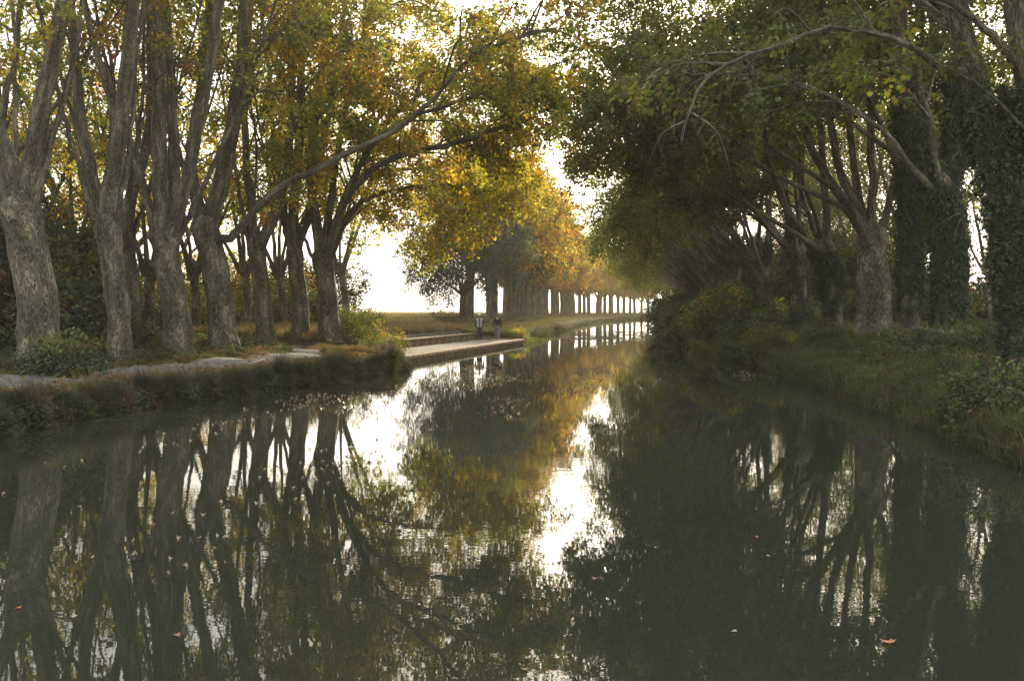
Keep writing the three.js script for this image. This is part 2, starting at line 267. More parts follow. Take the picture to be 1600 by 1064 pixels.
const PAL = {
  green: [0.105, 0.128, 0.026], olive: [0.17, 0.178, 0.03], lime: [0.34, 0.34, 0.035], yellow: [0.53, 0.41, 0.035], gold: [0.47, 0.27, 0.03], rust: [0.29, 0.115, 0.03], brown: [0.16, 0.095, 0.04], dark: [0.038, 0.056, 0.022], blue: [0.05, 0.115, 0.09], pale: [0.18, 0.20, 0.06],
};
const LOOK = { // shares of leaf colours
  autumn: [['green', 2.2], ['olive', 3.2], ['lime', 2.2], ['yellow', 2], ['gold', 1.4], ['rust', 1.0], ['brown', 0.7]], golden: [['green', 0.7], ['olive', 1.8], ['lime', 4.2], ['yellow', 4.2], ['gold', 0.7], ['rust', 0.1]], greenish: [['dark', 0.8], ['green', 3.4], ['olive', 5.5], ['brown', 0.7], ['lime', 0.8]],
  ivy: [['dark', 7], ['green', 1]], deep: [['dark', 5], ['green', 3], ['olive', 2.0], ['rust', 0.3]], orange: [['olive', 3], ['yellow', 2.5], ['gold', 3.5], ['rust', 1.6]], bluegreen: [['blue', 5], ['dark', 3], ['green', 1]], hedge: [['dark', 4], ['green', 3], ['pale', 1], ['brown', 0.6]], field: [['pale', 3], ['green', 3], ['olive', 2], ['yellow', 0.6]],
};
function leafColour(look, p, r) {
  const L = LOOK[look], tot = L.reduce((s, e) => s + e[1], 0); let k = clamp(0.5 + 0.62 * fbm3(p.x * 0.33 + 3, p.y * 0.33, p.z * 0.33, 2) + (r() - 0.5) * 0.75, 0, 0.9999) * tot;
  // order the shares so that neighbours on the list grow next to one another
  for (const [n, w] of L) { if ((k -= w) < 0) { const c = PAL[n], v = 0.75 + 0.5 * r(); return rgb(c[0] * v, c[1] * v, c[2] * v); } }
  return rgb(...PAL[L[0][0]]);
}
const rv = (r) => { let v; do v = V(r() * 2 - 1, r() * 2 - 1, r() * 2 - 1); while (v.lengthSq() > 1 || v.lengthSq() < 0.01); return v.normalize(); };
/* o: seed, base, trunk [points], r0, r1, limbs [{pts, r0, r1, ext}], look, lod (near | mid | far), leaf (density), lean, bark, ivy (height) */
function growTree(root, o) {
  const r = mulberry(o.seed), base = root.position, rel = (p) => p.clone().sub(base), lod = o.lod || 'near';
  const sides = { near: 20, mid: 10, far: 7 }[lod], leaf = o.leaf ?? 1, sprays = [], lean = o.lean || V(0, 0, 0), bark = M[o.bark || 'bark'];
  // trunk with root flare and burrs
  const tp = curve(o.trunk.map(rel), lod === 'near' ? 40 : lod === 'mid' ? 18 : 8), L = tp[tp.length - 1].distanceTo(tp[0]), sd = o.seed * 1.7;
  const lump = lod === 'far' ? null : (p, d, a) => { const h = clamp(p.y / 1.3, 0, 1); return (1 - h) * (1 - h) * (0.30 + 0.16 * Math.sin(a * 5 + sd) + 0.1 * Math.sin(a * 3 - sd)) + 0.14 * fbm3(d.x * 1.3 + sd, p.y * 0.55, d.z * 1.3, 2) + 0.065 * n3(d.x * 3 + sd, p.y * 1.5, d.z * 3) + 0.10 * sstep(0.72, 0.97, p.y / L) * Math.sin(a * 3 + sd); };
  const up = tp[tp.length - 1].clone().sub(tp[tp.length - 2]).normalize(), headAt = tp[tp.length - 1], radii = tp.map((p, i) => lerp(o.r0, o.r1, i / (tp.length - 1)) * (1 + (o.burr ?? 0.1) * sstep(0.78, 1, i / (tp.length - 1))));
  const tp2 = [...tp], r2 = [...radii]; for (const [h, k] of [[0.25, 0.96], [0.5, 0.82], [0.7, 0.6], [0.85, 0.35]]) { tp2.push(headAt.clone().addScaledVector(up, h * o.r1 * 1.5)); r2.push(radii[radii.length - 1] * k); }
  const b = buf(); tube(b, tp2, r2, sides, lump, (o.seed * 0.37) % 1);
  const tg = geometry(b); if (lump) { tg.computeVertexNormals(); const n = tg.attributes.normal, w = sides + 1; for (let i = 0; i < tp2.length; i++) { const A = i * w, B = A + sides, m = V(n.getX(A) + n.getX(B), n.getY(A) + n.getY(B), n.getZ(A) + n.getZ(B)).normalize(); n.setXYZ(A, m.x, m.y, m.z); n.setXYZ(B, m.x, m.y, m.z); } }
  mesh('trunk', tg, bark, root);
  const putSpray = (p, dir, sc = 1) => { const d = dir.clone().add(V(0, -0.25, 0)).addScaledVector(rv(r), 0.55).normalize(); const q = frame(d, V((r() - 0.5) * 1.3, 1, (r() - 0.5) * 1.3).normalize()); sprays.push({ p: p.clone(), q, s: sc * (0.75 + 0.55 * r()), c: leafColour(o.look, p.clone().add(base), r) }); };
  let leafNow = leaf; const twigStep = { near: 0.34, mid: 0.62, far: 1.1 }[lod];
  function boughs(tb, pts, len, level, out) { // side branches along a limb; leaves at their ends
    const step = level === 1 ? { near: 0.62, mid: 1.0, far: 1.6 }[lod] : twigStep, from = level === 1 ? (o.bare ?? 0.3) : 0.22, n = Math.max(2, Math.round(len * (1 - from) / step));
    for (let i = 0; i < n; i++) {
      const t = from + (1 - from) * (i + r()) / n, f = t * (pts.length - 1), k = Math.min(pts.length - 2, Math.floor(f)), p = pts[k].clone().lerp(pts[k + 1], f - k), tg = pts[k + 1].clone().sub(pts[k]).normalize();
      let side = rv(r); side.addScaledVector(tg, -side.dot(tg)); side.y *= 0.5; side.addScaledVector(lean, 0.4).normalize();
      const dir = tg.clone().multiplyScalar(level === 1 ? 0.65 : 0.7).add(side).normalize();
      if (level === 1) {
        const l = clamp(len * (0.20 + 0.16 * r()) * (1.25 - 0.7 * t), 0.9, 4.2) * (o.reach ?? 1), e = p.clone().addScaledVector(dir, l * 0.55).add(V(0, l * 0.10, 0)), g = p.clone().addScaledVector(dir, l).add(V(0, -l * (o.droop ?? 0.10) * (0.4 + r()), 0)).addScaledVector(rv(r), l * 0.12);
        const q = curve([p, e, g], lod === 'near' ? 7 : 4), r0 = clamp(0.012 + l * 0.011, 0.012, 0.06);
        tube(tb, q, q.map((_, j) => lerp(r0, 0.006, j / (q.length - 1))), lod === 'near' ? 5 : 3);
        boughs(tb, q, l, 2, out);
      } else {
        const l = { near: 0.45, mid: 0.6, far: 0.9 }[lod] * (0.6 + 0.8 * r()), e = p.clone().addScaledVector(dir, l * 0.6), g = p.clone().addScaledVector(dir, l).add(V(0, -0.12 * l, 0));
        if (lod !== 'far') tube(tb, [p, e, g], [0.008, 0.006, 0.003], 3);
        const c = leafNow * (lod === 'near' ? 3.4 : 2.2); for (let j = 0; j < Math.floor(c + r()); j++) putSpray(p.clone().lerp(g, 0.3 + 0.75 * r()), dir);
      }
    }
  }
  for (const lb of o.limbs) {
    let pts = lb.pts.map(rel); const ext = lb.ext ?? 4;
    if (ext > 0) { const a = pts[pts.length - 1], t = a.clone().sub(pts[pts.length - 2]).normalize(); pts = [...pts, a.clone().addScaledVector(t, ext * 0.5).add(V((r() - 0.5) * ext * 0.2, ext * 0.06, (r() - 0.5) * ext * 0.2)), a.clone().addScaledVector(t, ext).add(V((r() - 0.5) * ext * 0.5, 0, (r() - 0.5) * ext * 0.5))]; }
    let len = 0; for (let i = 1; i < pts.length; i++) len += pts[i].distanceTo(pts[i - 1]);
    const q = curve(pts, Math.round({ near: 26, mid: 12, far: 6 }[lod])); for (let i = 2; i < q.length; i++) { const k = 0.022 * Math.min(len, 9) * 0.25; q[i].add(V(n2(i * 0.5, o.seed + len) * k, n2(i * 0.5, o.seed + len + 50) * k, n2(i * 0.5, o.seed + len + 90) * k)); }
    const lbuf = buf(); tube(lbuf, q, q.map((_, i) => { const t = i / (q.length - 1); return lerp(lb.r0, lb.r1 ?? 0.025, Math.pow(t, 0.85)) * (1 + 0.75 * Math.exp(-t * len / 0.55)); }).map((v) => Math.min(v, o.r1 * 0.86)), { near: 12, mid: 7, far: 5 }[lod], lod === 'near' ? (p, d) => 0.07 * n3(p.x * 1.5 + d.x, p.y * 1.5 + d.y, p.z * 1.5 + d.z) : null, r());
    const save = o.bare; if (lb.bare !== undefined) o.bare = lb.bare; leafNow = leaf * (lb.leaf ?? 1); boughs(lbuf, q, len, 1); o.bare = save;
    mesh('limb', geometry(lbuf), bark, root);
  }
  for (const g of o.masses || []) for (let i = 0; i < g.n; i++) { const v = rv(r), e = Math.pow(r(), 0.45); const p = V(v.x * g.r.x * e, v.y * g.r.y * e, v.z * g.r.z * e).add(rel(g.at)); putSpray(p, v, g.s ?? 1); }
  const geo = S[lod][o.seed % S[lod].length];
  if (sprays.length) instanced('crown', geo, o.gloss ? M.leafGloss : M.leaf, sprays, root);
  if (o.ivy) { // ivy round the trunk and the foot of the limbs
    const iv = [], cyl = (pts, rad, dens, t1) => { for (let i = 0; i < dens; i++) { const f = Math.pow(r(), 0.9) * t1 * (pts.length - 1.01), k = Math.floor(f), p = pts[k].clone().lerp(pts[k + 1], f - k), a = r() * 6.283, d = V(Math.cos(a), 0.15 * (r() - 0.5), Math.sin(a)); if (p.y < (o.ivyFrom ?? 0.6) + 0.7 * n2(a * 1.1, o.seed) || n3(Math.cos(a) * 1.2 + o.seed, p.y * 0.8, Math.sin(a) * 1.2) < -0.25 + (t1 < 1 ? 0 : 0.9 * sstep(0.75, 1.05, f / (pts.length - 1)) * (o.ivyTop ?? 0)) - 0.3 * (o.ivyThick ?? 0)) continue; p.addScaledVector(d, rad(f / (pts.length - 1)) * (0.97 + 0.12 * r())); iv.push({ p, q: frame(V(d.x * 0.5 + (r() - 0.5) * 0.6, -0.8 + r() * 0.5, d.z * 0.5 + (r() - 0.5) * 0.6), d), s: (r() < 0.1 ? 1.9 : 1) * (0.26 + 0.3 * r()), c: leafColour('ivy', p, r) }); } };
    cyl(tp, (t) => lerp(o.r0, o.r1, t) * 1.06, Math.round(o.ivy * 170), 1);
    for (const lb of o.limbs.slice(0, o.ivyLimbs ?? 1)) cyl(curve(lb.pts.map(rel), 20), () => lb.r0 * 1.1, Math.round(o.ivy * 60), o.ivyReach ?? 0.5);
    instanced('ivy', S.ivy[o.seed % 2], M.leafGloss, iv, root);
  }
  return sprays.length;
}
// limbs that fan out of the head of a pollarded trunk
function fan(seed, top, n, len, incl, lean = V(0, 0, 0), r0 = 0.2) {
  const r = mulberry(seed * 31 + 5), out = [], a0 = r() * 6.28;
  for (let i = 0; i < n; i++) {
    const a = a0 + i / n * 6.283 + (r() - 0.5) * 0.7, k = incl * (0.55 + 0.8 * r()), dir = V(Math.cos(a) * Math.sin(k), Math.cos(k), Math.sin(a) * Math.sin(k)).addScaledVector(lean, 0.5).normalize(), l = len * (0.75 + 0.45 * r());
    const s = top.clone().add(V(Math.cos(a) * 0.15, -0.35 - 0.25 * r(), Math.sin(a) * 0.15)), up = dir.clone().multiplyScalar(0.75).add(V(0, 0.35, 0)).normalize();
    out.push({ pts: [s, s.clone().addScaledVector(dir, l * 0.22), s.clone().addScaledVector(dir, l * 0.5).add(V((r() - 0.5) * 0.6, 0.3, (r() - 0.5) * 0.6)), s.clone().addScaledVector(dir, l * 0.5).addScaledVector(up, l * 0.5)], r0: r0 * (0.7 + 0.5 * r()), r1: 0.03, ext: 0 });
  }
  return out;
}
let total = 0;
const ORD = ['first', 'second', 'third', 'fourth', 'fifth', 'sixth', 'seventh', 'eighth', 'ninth', 'tenth', 'eleventh', 'twelfth'];
const yL = (x, d) => groundL(x, d) - 0.12, yR = (x, d) => groundR(x, d) - 0.12;
// near trees of the left bank, surveyed from the photograph: [x px, y px, distance] chains
function leftTree(label, seed, [bx, d], trunkPx, r0, r1, limbs, extra = {}) {
  const X = (bx - 800) / FOCAL * d, base = V(X, yL(X, d), -d), root = thing('plane_tree', base, label, 'tree', 'plane trees along the towpath');
  const trunk = [base.clone(), ...trunkPx.map(([x, y]) => P(x, y, d))], head = trunk[trunk.length - 1];
  const ls = limbs.map((l) => ({ r0: l.r0, r1: l.r1, ext: l.ext, bare: l.bare, pts: [head.clone().add(V(0, -0.3, 0)), ...l.px.map(([x, y, dd]) => P(x, y, d + (dd ?? 0)))] }));
  if (extra.more) { ls.push(...fan(seed, head, extra.more, extra.moreLen ?? 10, extra.incl ?? 0.34, V(0, 0, 0), 0.12)); }
  total += growTree(root, { seed, trunk, r0, r1, limbs: ls, look: 'autumn', ...extra });
}
const canal = V(0.55, 0, -0.1);
leftTree('thick mottled plane tree behind the dark shrub, first from the picture edge', 1, [62, 26], [[58, 470], [46, 400], [34, 335]], 0.50, 0.45, [
  { r0: 0.30, r1: 0.10, px: [[52, 260], [66, 190, -0.4], [84, 100, -0.6], [108, 0, -0.8], [135, -110, -1]], bare: 0.62 }, { r0: 0.26, r1: 0.10, px: [[14, 250, 0.4], [-18, 160, 1], [-50, 40, 1.6]], bare: 0.62 }, { r0: 0.16, px: [[10, 300, 1.4], [5, 190, 2.6], [28, 90, 3], [40, -20, 3.4]] }], { bare: 0.6, more: 3, leaf: 0.46 });
leftTree('slender pale plane trunk standing back between the first two thick trees', 2, [140, 47], [[140, 470], [146, 410], [150, 365]], 0.36, 0.32, [
  { r0: 0.28, r1: 0.12, px: [[126, 395, -0.5], [104, 335, -1], [76, 275, -1.5], [58, 220, -2]], ext: 3 }, { r0: 0.25, r1: 0.09, px: [[140, 290], [128, 180, 0.5], [118, 60, 0.8], [112, -40, 1]] }, { r0: 0.2, px: [[170, 270, 1], [190, 150, 1.4], [200, 30, 2]] }], { bare: 0.6, more: 3, leaf: 0.46 });
leftTree('forked mottled plane tree, second thick trunk beside the towpath', 3, [186, 30], [[184, 480], [177, 420], [168, 352]], 0.34, 0.33, [
  { r0: 0.30, r1: 0.12, px: [[176, 290], [192, 190, -0.3], [204, 100, -0.5], [212, 0, -0.6], [222, -110, -0.6]], bare: 0.62 }, { r0: 0.24, r1: 0.08, px: [[152, 310, 0.2], [134, 220, 0.4], [122, 110, 0.5], [114, -10, 0.6]], bare: 0.62 }, { r0: 0.15, r1: 0.06, px: [[184, 200, -0.2], [166, 120], [146, 50, 0.3], [132, -30, 0.6]], bare: 0.62 }], { bare: 0.6, more: 2, leaf: 0.46 });
leftTree('plane tree with a brushy foot close behind the second thick trunk', 4, [208, 34], [[206, 470], [200, 410], [192, 372]], 0.31, 0.28, [
  { r0: 0.22, r1: 0.09, px: [[205, 310, 0.3], [232, 220, 0.8], [240, 100, 1], [236, -20, 1.2]] }, { r0: 0.16, px: [[182, 320, 0.5], [176, 240, 1], [180, 120, 1.4]] }], { bare: 0.6, more: 3, leaf: 0.46 });
leftTree('mottled plane tree splitting into three straight limbs left of the sweeping bough', 5, [280, 33], [[272, 470], [264, 420], [258, 372]], 0.46, 0.39, [
  { r0: 0.28, r1: 0.14, px: [[252, 290], [250, 180], [250, 60], [247, -60]], bare: 0.62 }, { r0: 0.22, r1: 0.10, px: [[272, 290, 0.5], [270, 160, 0.8], [262, 20, 1], [258, -80, 1]], bare: 0.62 }, { r0: 0.24, r1: 0.11, px: [[286, 310, -0.3], [306, 220, -0.5], [326, 120, -0.8], [346, 0, -1], [362, -90, -1]], bare: 0.62 }, { r0: 0.13, px: [[236, 320, 0.4], [222, 270, 0.8], [206, 230, 1]], ext: 4 }], { bare: 0.6, more: 2, leaf: 0.46 });
leftTree('broad plane tree throwing a long bare bough out over the water', 6, [350, 36], [[344, 470], [334, 410], [324, 360]], 0.49, 0.43, [
  { r0: 0.28, r1: 0.11, px: [[342, 290], [360, 210, -0.3], [378, 110, -0.6], [386, 0, -0.8], [392, -90, -1]], bare: 0.62 }, { r0: 0.24, r1: 0.09, px: [[308, 310, 0.4], [300, 240, 0.8], [318, 130, 1], [330, 10, 1.2]], bare: 0.62 },
  { r0: 0.145, r1: 0.035, px: [[362, 370, -0.5], [400, 325, -1], [450, 286, -1.4], [500, 264, -1.8], [560, 232, -2], [620, 205, -2.2], [664, 168, -2.4], [700, 132, -2.6], [740, 86, -2.8], [790, 70, -3]], ext: 1.5, bare: 0.62 }], { bare: 0.6, more: 2, leaf: 0.46, lean: canal, masses: [{ at: P(720, 90, 36), r: V(2.0, 1.2, 1.6), n: 110 }, { at: P(790, 60, 37), r: V(1.1, 1.0, 1.2), n: 60 }, { at: P(835, 130, 40), r: V(0.8, 2.0, 1), n: 60 }, { at: P(560, 60, 37), r: V(2.2, 1.6, 1.6), n: 110 }, { at: P(460, 20, 37), r: V(2.2, 1.6, 1.6), n: 110 }] });
leftTree('plane tree with a narrow trunk just beyond the low stone block', 7, [415, 42], [[410, 470], [404, 420], [400, 385]], 0.36, 0.32, [
  { r0: 0.24, r1: 0.08, px: [[424, 350, -0.2], [444, 290, -0.4], [456, 190, -0.6], [462, 60, -0.8], [470, -60, -1]], bare: 0.35 }, { r0: 0.2, r1: 0.07, px: [[392, 310, 0.5], [384, 220, 1], [390, 90, 1.5], [394, -40, 2]], bare: 0.35 }], { more: 3, leaf: 0.5, look: 'golden', lean: canal });
leftTree('straight plane tree standing next to the last trunk before the field', 8, [470, 45], [[468, 470], [463, 430], [459, 395]], 0.38, 0.34, [
  { r0: 0.26, r1: 0.09, px: [[460, 320], [468, 220, -0.4], [474, 100, -0.6], [482, -20, -0.8]], bare: 0.35 }, { r0: 0.18, r1: 0.06, px: [[482, 340, 0.4], [500, 250, 0.6], [524, 130, 0.8], [540, 20, 1]], bare: 0.3 }, { r0: 0.16, r1: 0.06, px: [[446, 330, 0.4], [430, 240, 0.8], [424, 120, 1.2]] }], { more: 2, leaf: 0.55, look: 'golden', lean: canal });
leftTree('plane tree at the end of the near row, fanning yellow boughs over the canal', 9, [515, 45], [[513, 480], [509, 440], [504, 404]], 0.45, 0.40, [
  { r0: 0.26, r1: 0.08, px: [[494, 350], [486, 270, 0.4], [498, 150, 0.6], [512, 40, 0.8], [520, -60, 1]], bare: 0.35 }, { r0: 0.22, r1: 0.05, px: [[520, 376, -0.4], [534, 330, -0.8], [556, 290, -1.2], [598, 256, -1.8], [650, 238, -2.4], [710, 225, -2.8], [770, 205, -3.2], [815, 190, -3.4]], ext: 0.6, bare: 0.22 },
  { r0: 0.18, r1: 0.04, px: [[524, 350, 0.2], [548, 290, 0.4], [590, 215, 0.6], [640, 160, 0.8], [700, 130, 1], [760, 110, 1]], ext: 1.2, bare: 0.25 }, { r0: 0.2, r1: 0.05, px: [[514, 340], [528, 240, 0.2], [550, 130, 0.4], [580, 20, 0.6], [600, -60, 0.8]], bare: 0.3 },
  { r0: 0.14, r1: 0.03, px: [[528, 366, 0.6], [560, 320, 1.2], [606, 300, 1.8], [660, 292, 2.2], [720, 290, 2.6], [760, 300, 2.8]], ext: 0.4, bare: 0.3 }, { r0: 0.13, r1: 0.03, px: [[522, 360, 1], [556, 330, 2], [590, 272, 3], [640, 265, 4], [700, 258, 5], [770, 262, 5.5]], ext: 0.6, bare: 0.25 },
  { r0: 0.12, r1: 0.03, px: [[536, 318, -1], [580, 230, -2], [630, 190, -3], [690, 170, -4], [750, 150, -5], [810, 140, -5.5]], ext: 0.8, bare: 0.3 }], { more: 2, leaf: 0.85, look: 'golden', droop: 0.35, lean: canal, masses: [{ at: P(650, 70, 47), r: V(3.2, 2.0, 2), n: 170 }, { at: P(690, 190, 46), r: V(2.6, 1.6, 2), n: 190 }, { at: P(780, 215, 44), r: V(1.7, 1.5, 1.6), n: 150 }, { at: P(725, 330, 46), r: V(1.5, 1.5, 1.4), n: 110 }, { at: P(790, 130, 46), r: V(1.5, 1.4, 1.5), n: 100 }, { at: P(610, 300, 48), r: V(2.2, 1.3, 1.4), n: 120 }, { at: P(665, 375, 46), r: V(1.2, 1.0, 1), n: 60 }, { at: P(560, 345, 49), r: V(1.2, 1.2, 1.2), n: 60 }, { at: P(560, 150, 49), r: V(2.4, 2.4, 1.6), n: 130 }] });
// slimmer trees standing a few metres behind, seen between the towpath trunks
[[22, 41, 'slim back trunk against the dark thicket at the left picture edge'], [106, 42, 'slim back trunk between the first and second thick trunks'], [232, 43, 'slim back trunk between the second thick trunk and the three-limbed tree'], [304, 47, 'slim back trunk between the three-limbed tree and the broad tree'], [384, 52, 'slim back trunk just behind the low stone block'], [440, 56, 'slim back trunk glimpsed between the two trees before the last one'], [538, 62, 'slim dark trunk in the bushes beyond the last tree of the row']].forEach(([px, d, label], i) =>
  leftTree(label, 30 + i, [px, d], [[px + 2, 470], [px + 5 - 2 * i, 415]], 0.24, 0.2, [], { lod: 'mid', more: 5, moreLen: 12, incl: 0.36, leaf: 0.34, bare: 0.3, look: i % 2 ? 'golden' : 'autumn' }));
console.log('left near sprays', total);

// near trees of the right bank
function rightTree(label, seed, [bx, d], trunkPx, r0, r1, limbs, extra = {}) {
  const X = (bx - 800) / FOCAL * d, base = V(X, yR(X, d), -d), root = thing('plane_tree', base, label, 'tree', 'plane trees along the overgrown bank');
  const trunk = [base.clone(), ...trunkPx.map(([x, y]) => P(x, y, d))], head = trunk[trunk.length - 1];
  const ls = limbs.map((l) => ({ r0: l.r0, r1: l.r1, ext: l.ext, bare: l.bare, leaf: l.leaf, pts: [...(l.free ? [] : [head.clone().add(V(0, -0.3, 0))]), ...l.px.map(([x, y, dd]) => P(x, y, d + (dd ?? 0)))] }));
  if (extra.more) ls.push(...fan(seed, head, extra.more, 9, 0.5, V(-0.5, 0, 0), 0.14));
  total += growTree(root, { seed, trunk, r0, r1, limbs: ls, look: 'greenish', lean: V(-0.5, 0, 0), ...extra });
}
rightTree('massive ivy-clad plane tree cut by the picture edge, forking in two', 21, [1612, 19.5], [[1602, 480], [1590, 380], [1580, 300]], 0.40, 0.35, [
  { r0: 0.34, r1: 0.10, px: [[1560, 260], [1536, 190], [1514, 110], [1492, 20, -0.2], [1474, -90, -0.4]], bare: 0.5 }, { r0: 0.30, r1: 0.10, px: [[1594, 230], [1602, 150, -0.2], [1584, 50, -0.4], [1576, -60, -0.4]], bare: 0.5 },
  { free: 1, leaf: 0.12, bare: 0.3, r0: 0.062, r1: 0.022, px: [[1516, 118], [1470, 108, -0.3], [1410, 72, -0.6], [1350, 52, -0.8], [1280, 50, -1], [1230, 68, -1.2], [1160, 92, -1.4], [1112, 118, -1.5], [1080, 165, -1.6], [1062, 225, -1.7]], ext: 0 },
  { free: 1, r0: 0.07, r1: 0.03, px: [[1590, 110, -0.3], [1540, 55, -0.6], [1480, 10, -1], [1400, -30, -1.4], [1280, -60, -1.8]], ext: 1, bare: 0.2 }, { free: 1, r0: 0.08, r1: 0.03, px: [[1500, 60], [1420, 0, 0.6], [1300, -50, 2], [1180, -70, 3.5]], ext: 1, bare: 0.4 }], { ivy: 14, ivyThick: 1, ivyLimbs: 2, ivyReach: 0.55, leaf: 0.45, more: 1 });
rightTree('dark ivy-wrapped plane trunk second from the picture edge, beside the bright gap', 22, [1484, 29], [[1484, 430], [1480, 350], [1466, 290]], 0.36, 0.36, [
  { r0: 0.28, r1: 0.12, px: [[1446, 250], [1424, 180], [1408, 100], [1398, 0]], bare: 0.5 }, { r0: 0.3, r1: 0.1, px: [[1490, 230, 0.4], [1500, 120, 0.6], [1496, 0, 0.6]], bare: 0.45 }, { r0: 0.09, r1: 0.035, px: [[1430, 270, -0.6], [1370, 200, -0.6], [1290, 150, 0.4], [1190, 120, 1.4], [1100, 120, 2]], ext: 1, bare: 0.3 }], { ivy: 22, ivyThick: 1, ivyLimbs: 2, ivyReach: 0.7, ivyFrom: 1.2, more: 1, leaf: 0.8, masses: [{ at: P(1250, -60, 33), r: V(3, 2, 2.5), n: 160 }, { at: P(1545, 110, 35), r: V(2.2, 2.6, 1.6), n: 170 }] });
rightTree('upright plane trunk with dark ivy above a pale foot, beside the fan-limbed tree', 23, [1424, 33], [[1422, 430], [1420, 330], [1414, 250]], 0.29, 0.26, [
  { r0: 0.26, r1: 0.08, px: [[1410, 180], [1404, 80], [1400, -20]], bare: 0.4 }, { r0: 0.16, r1: 0.06, px: [[1430, 200, 0.6], [1446, 100, 1], [1456, 0, 1]] }, { r0: 0.09, r1: 0.035, px: [[1380, 230, -0.5], [1320, 190, 0], [1240, 170, 1], [1140, 150, 2], [1050, 130, 2.5]], ext: 1, bare: 0.3 }], { ivy: 18, ivyThick: 1, ivyLimbs: 1, ivyReach: 0.7, ivyFrom: 1.6, more: 1, leaf: 0.9, masses: [{ at: P(1400, 40, 41), r: V(3, 2.5, 2.5), n: 260 }, { at: P(1300, 20, 43), r: V(3, 2.6, 2.5), n: 260 }, { at: P(1470, 150, 42), r: V(2.2, 3.2, 1.6), n: 240 }] });
rightTree('pale plane tree with a fan of bare grey limbs and a smooth split foot', 24, [1366, 36], [[1364, 450], [1362, 410], [1360, 375]], 0.62, 0.48, [
  { r0: 0.20, r1: 0.07, px: [[1338, 342, -0.3], [1300, 292, -0.6], [1264, 225, -1], [1240, 150, -1.2], [1228, 90, -1.3]], bare: 0.5, ext: 4 }, { r0: 0.19, r1: 0.07, px: [[1342, 335, 0.2], [1316, 280, 0.3], [1296, 200, 0.4], [1286, 100, 0.5], [1284, 20, 0.5]], bare: 0.5 }, { r0: 0.16, r1: 0.06, px: [[1346, 330, 0.6], [1332, 250, 1], [1322, 150, 1.2], [1318, 40, 1.3]], bare: 0.5 },
  { r0: 0.17, r1: 0.06, px: [[1362, 310, 0.3], [1358, 210, 0.5], [1354, 100, 0.6], [1350, 0, 0.6]], bare: 0.45 }, { r0: 0.15, r1: 0.06, px: [[1382, 340], [1394, 290, -0.2], [1404, 235, -0.3], [1412, 150]], bare: 0.5 }, { r0: 0.10, r1: 0.03, px: [[1318, 310, -1], [1262, 270, -2], [1200, 230, -3], [1130, 195, -3.5], [1110, 168, -3.7]], ext: 0.5, bare: 0.4 }, { r0: 0.11, r1: 0.03, px: [[1320, 330, -0.6], [1240, 290, -1], [1150, 240, -0.5], [1060, 205, 0], [1000, 210, 0.5]], ext: 0.8, bare: 0.3 }], { leaf: 0.95, masses: [{ at: P(1080, 60, 38), r: V(3.2, 2.4, 2.5), n: 250 }, { at: P(1000, 170, 41), r: V(1.9, 2.2, 2.5), n: 240 }, { at: P(1180, 90, 43), r: V(3, 2.4, 2), n: 190 }, { at: P(1020, -20, 40), r: V(2.4, 2, 2), n: 220 }, { at: P(945, 60, 42), r: V(1.6, 2.6, 2), n: 170 }, { at: P(935, 205, 44), r: V(1.3, 1.6, 1.5), n: 110 }, { at: P(1050, 110, 45), r: V(2.4, 2.2, 2), n: 300 }, { at: P(1080, 205, 42), r: V(2.0, 1.6, 1.6), n: 230 }] });
rightTree('plane tree with an ivy-dark trunk and two slanting grey limbs, next beyond the fan', 25, [1302, 43], [[1300, 440], [1296, 410], [1290, 392]], 0.42, 0.40, [
  { r0: 0.20, r1: 0.07, px: [[1268, 384, -0.4], [1240, 345, -0.7], [1212, 290, -1], [1196, 220, -1.2], [1188, 150, -1.3]], bare: 0.5 }, { r0: 0.2, r1: 0.07, px: [[1292, 340], [1284, 260, 0.3], [1276, 160, 0.4], [1270, 60, 0.4]], bare: 0.45 }, { r0: 0.13, r1: 0.05, px: [[1278, 350, 0.6], [1256, 290, 1], [1240, 200, 1.2]], bare: 0.5 }, { r0: 0.12, r1: 0.03, px: [[1250, 370, -1], [1180, 330, -1], [1110, 290, 0], [1050, 275, 1]], ext: 0.5, bare: 0.25 }], { ivy: 16, ivyLimbs: 1, ivyReach: 0.15, ivyFrom: 1.0, more: 1, masses: [{ at: P(1080, 260, 46), r: V(3, 2.4, 2.5), n: 220 }, { at: P(1005, 330, 50), r: V(1.8, 2.1, 2), n: 200 }, { at: P(1072, 160, 57), r: V(2.5, 2.2, 2), n: 260 }, { at: P(1260, 90, 54), r: V(3, 2.6, 2), n: 260 }] });
rightTree('thin half-bare sapling with dark branches in the bright gap', 26, [1548, 25], [[1546, 460], [1540, 410]], 0.05, 0.045, [
  { r0: 0.035, r1: 0.012, px: [[1530, 370], [1520, 320, 0.2], [1522, 270, 0.3]], ext: 0.5 }, { r0: 0.03, r1: 0.01, px: [[1552, 370, 0.2], [1560, 330, 0.3], [1556, 290, 0.4]], ext: 0.4 }, { r0: 0.025, r1: 0.01, px: [[1520, 395, -0.2], [1508, 360, -0.3]], ext: 0.4 }], { leaf: 0.12, burr: 0, reach: 0.5 });
console.log('right near sprays', total);
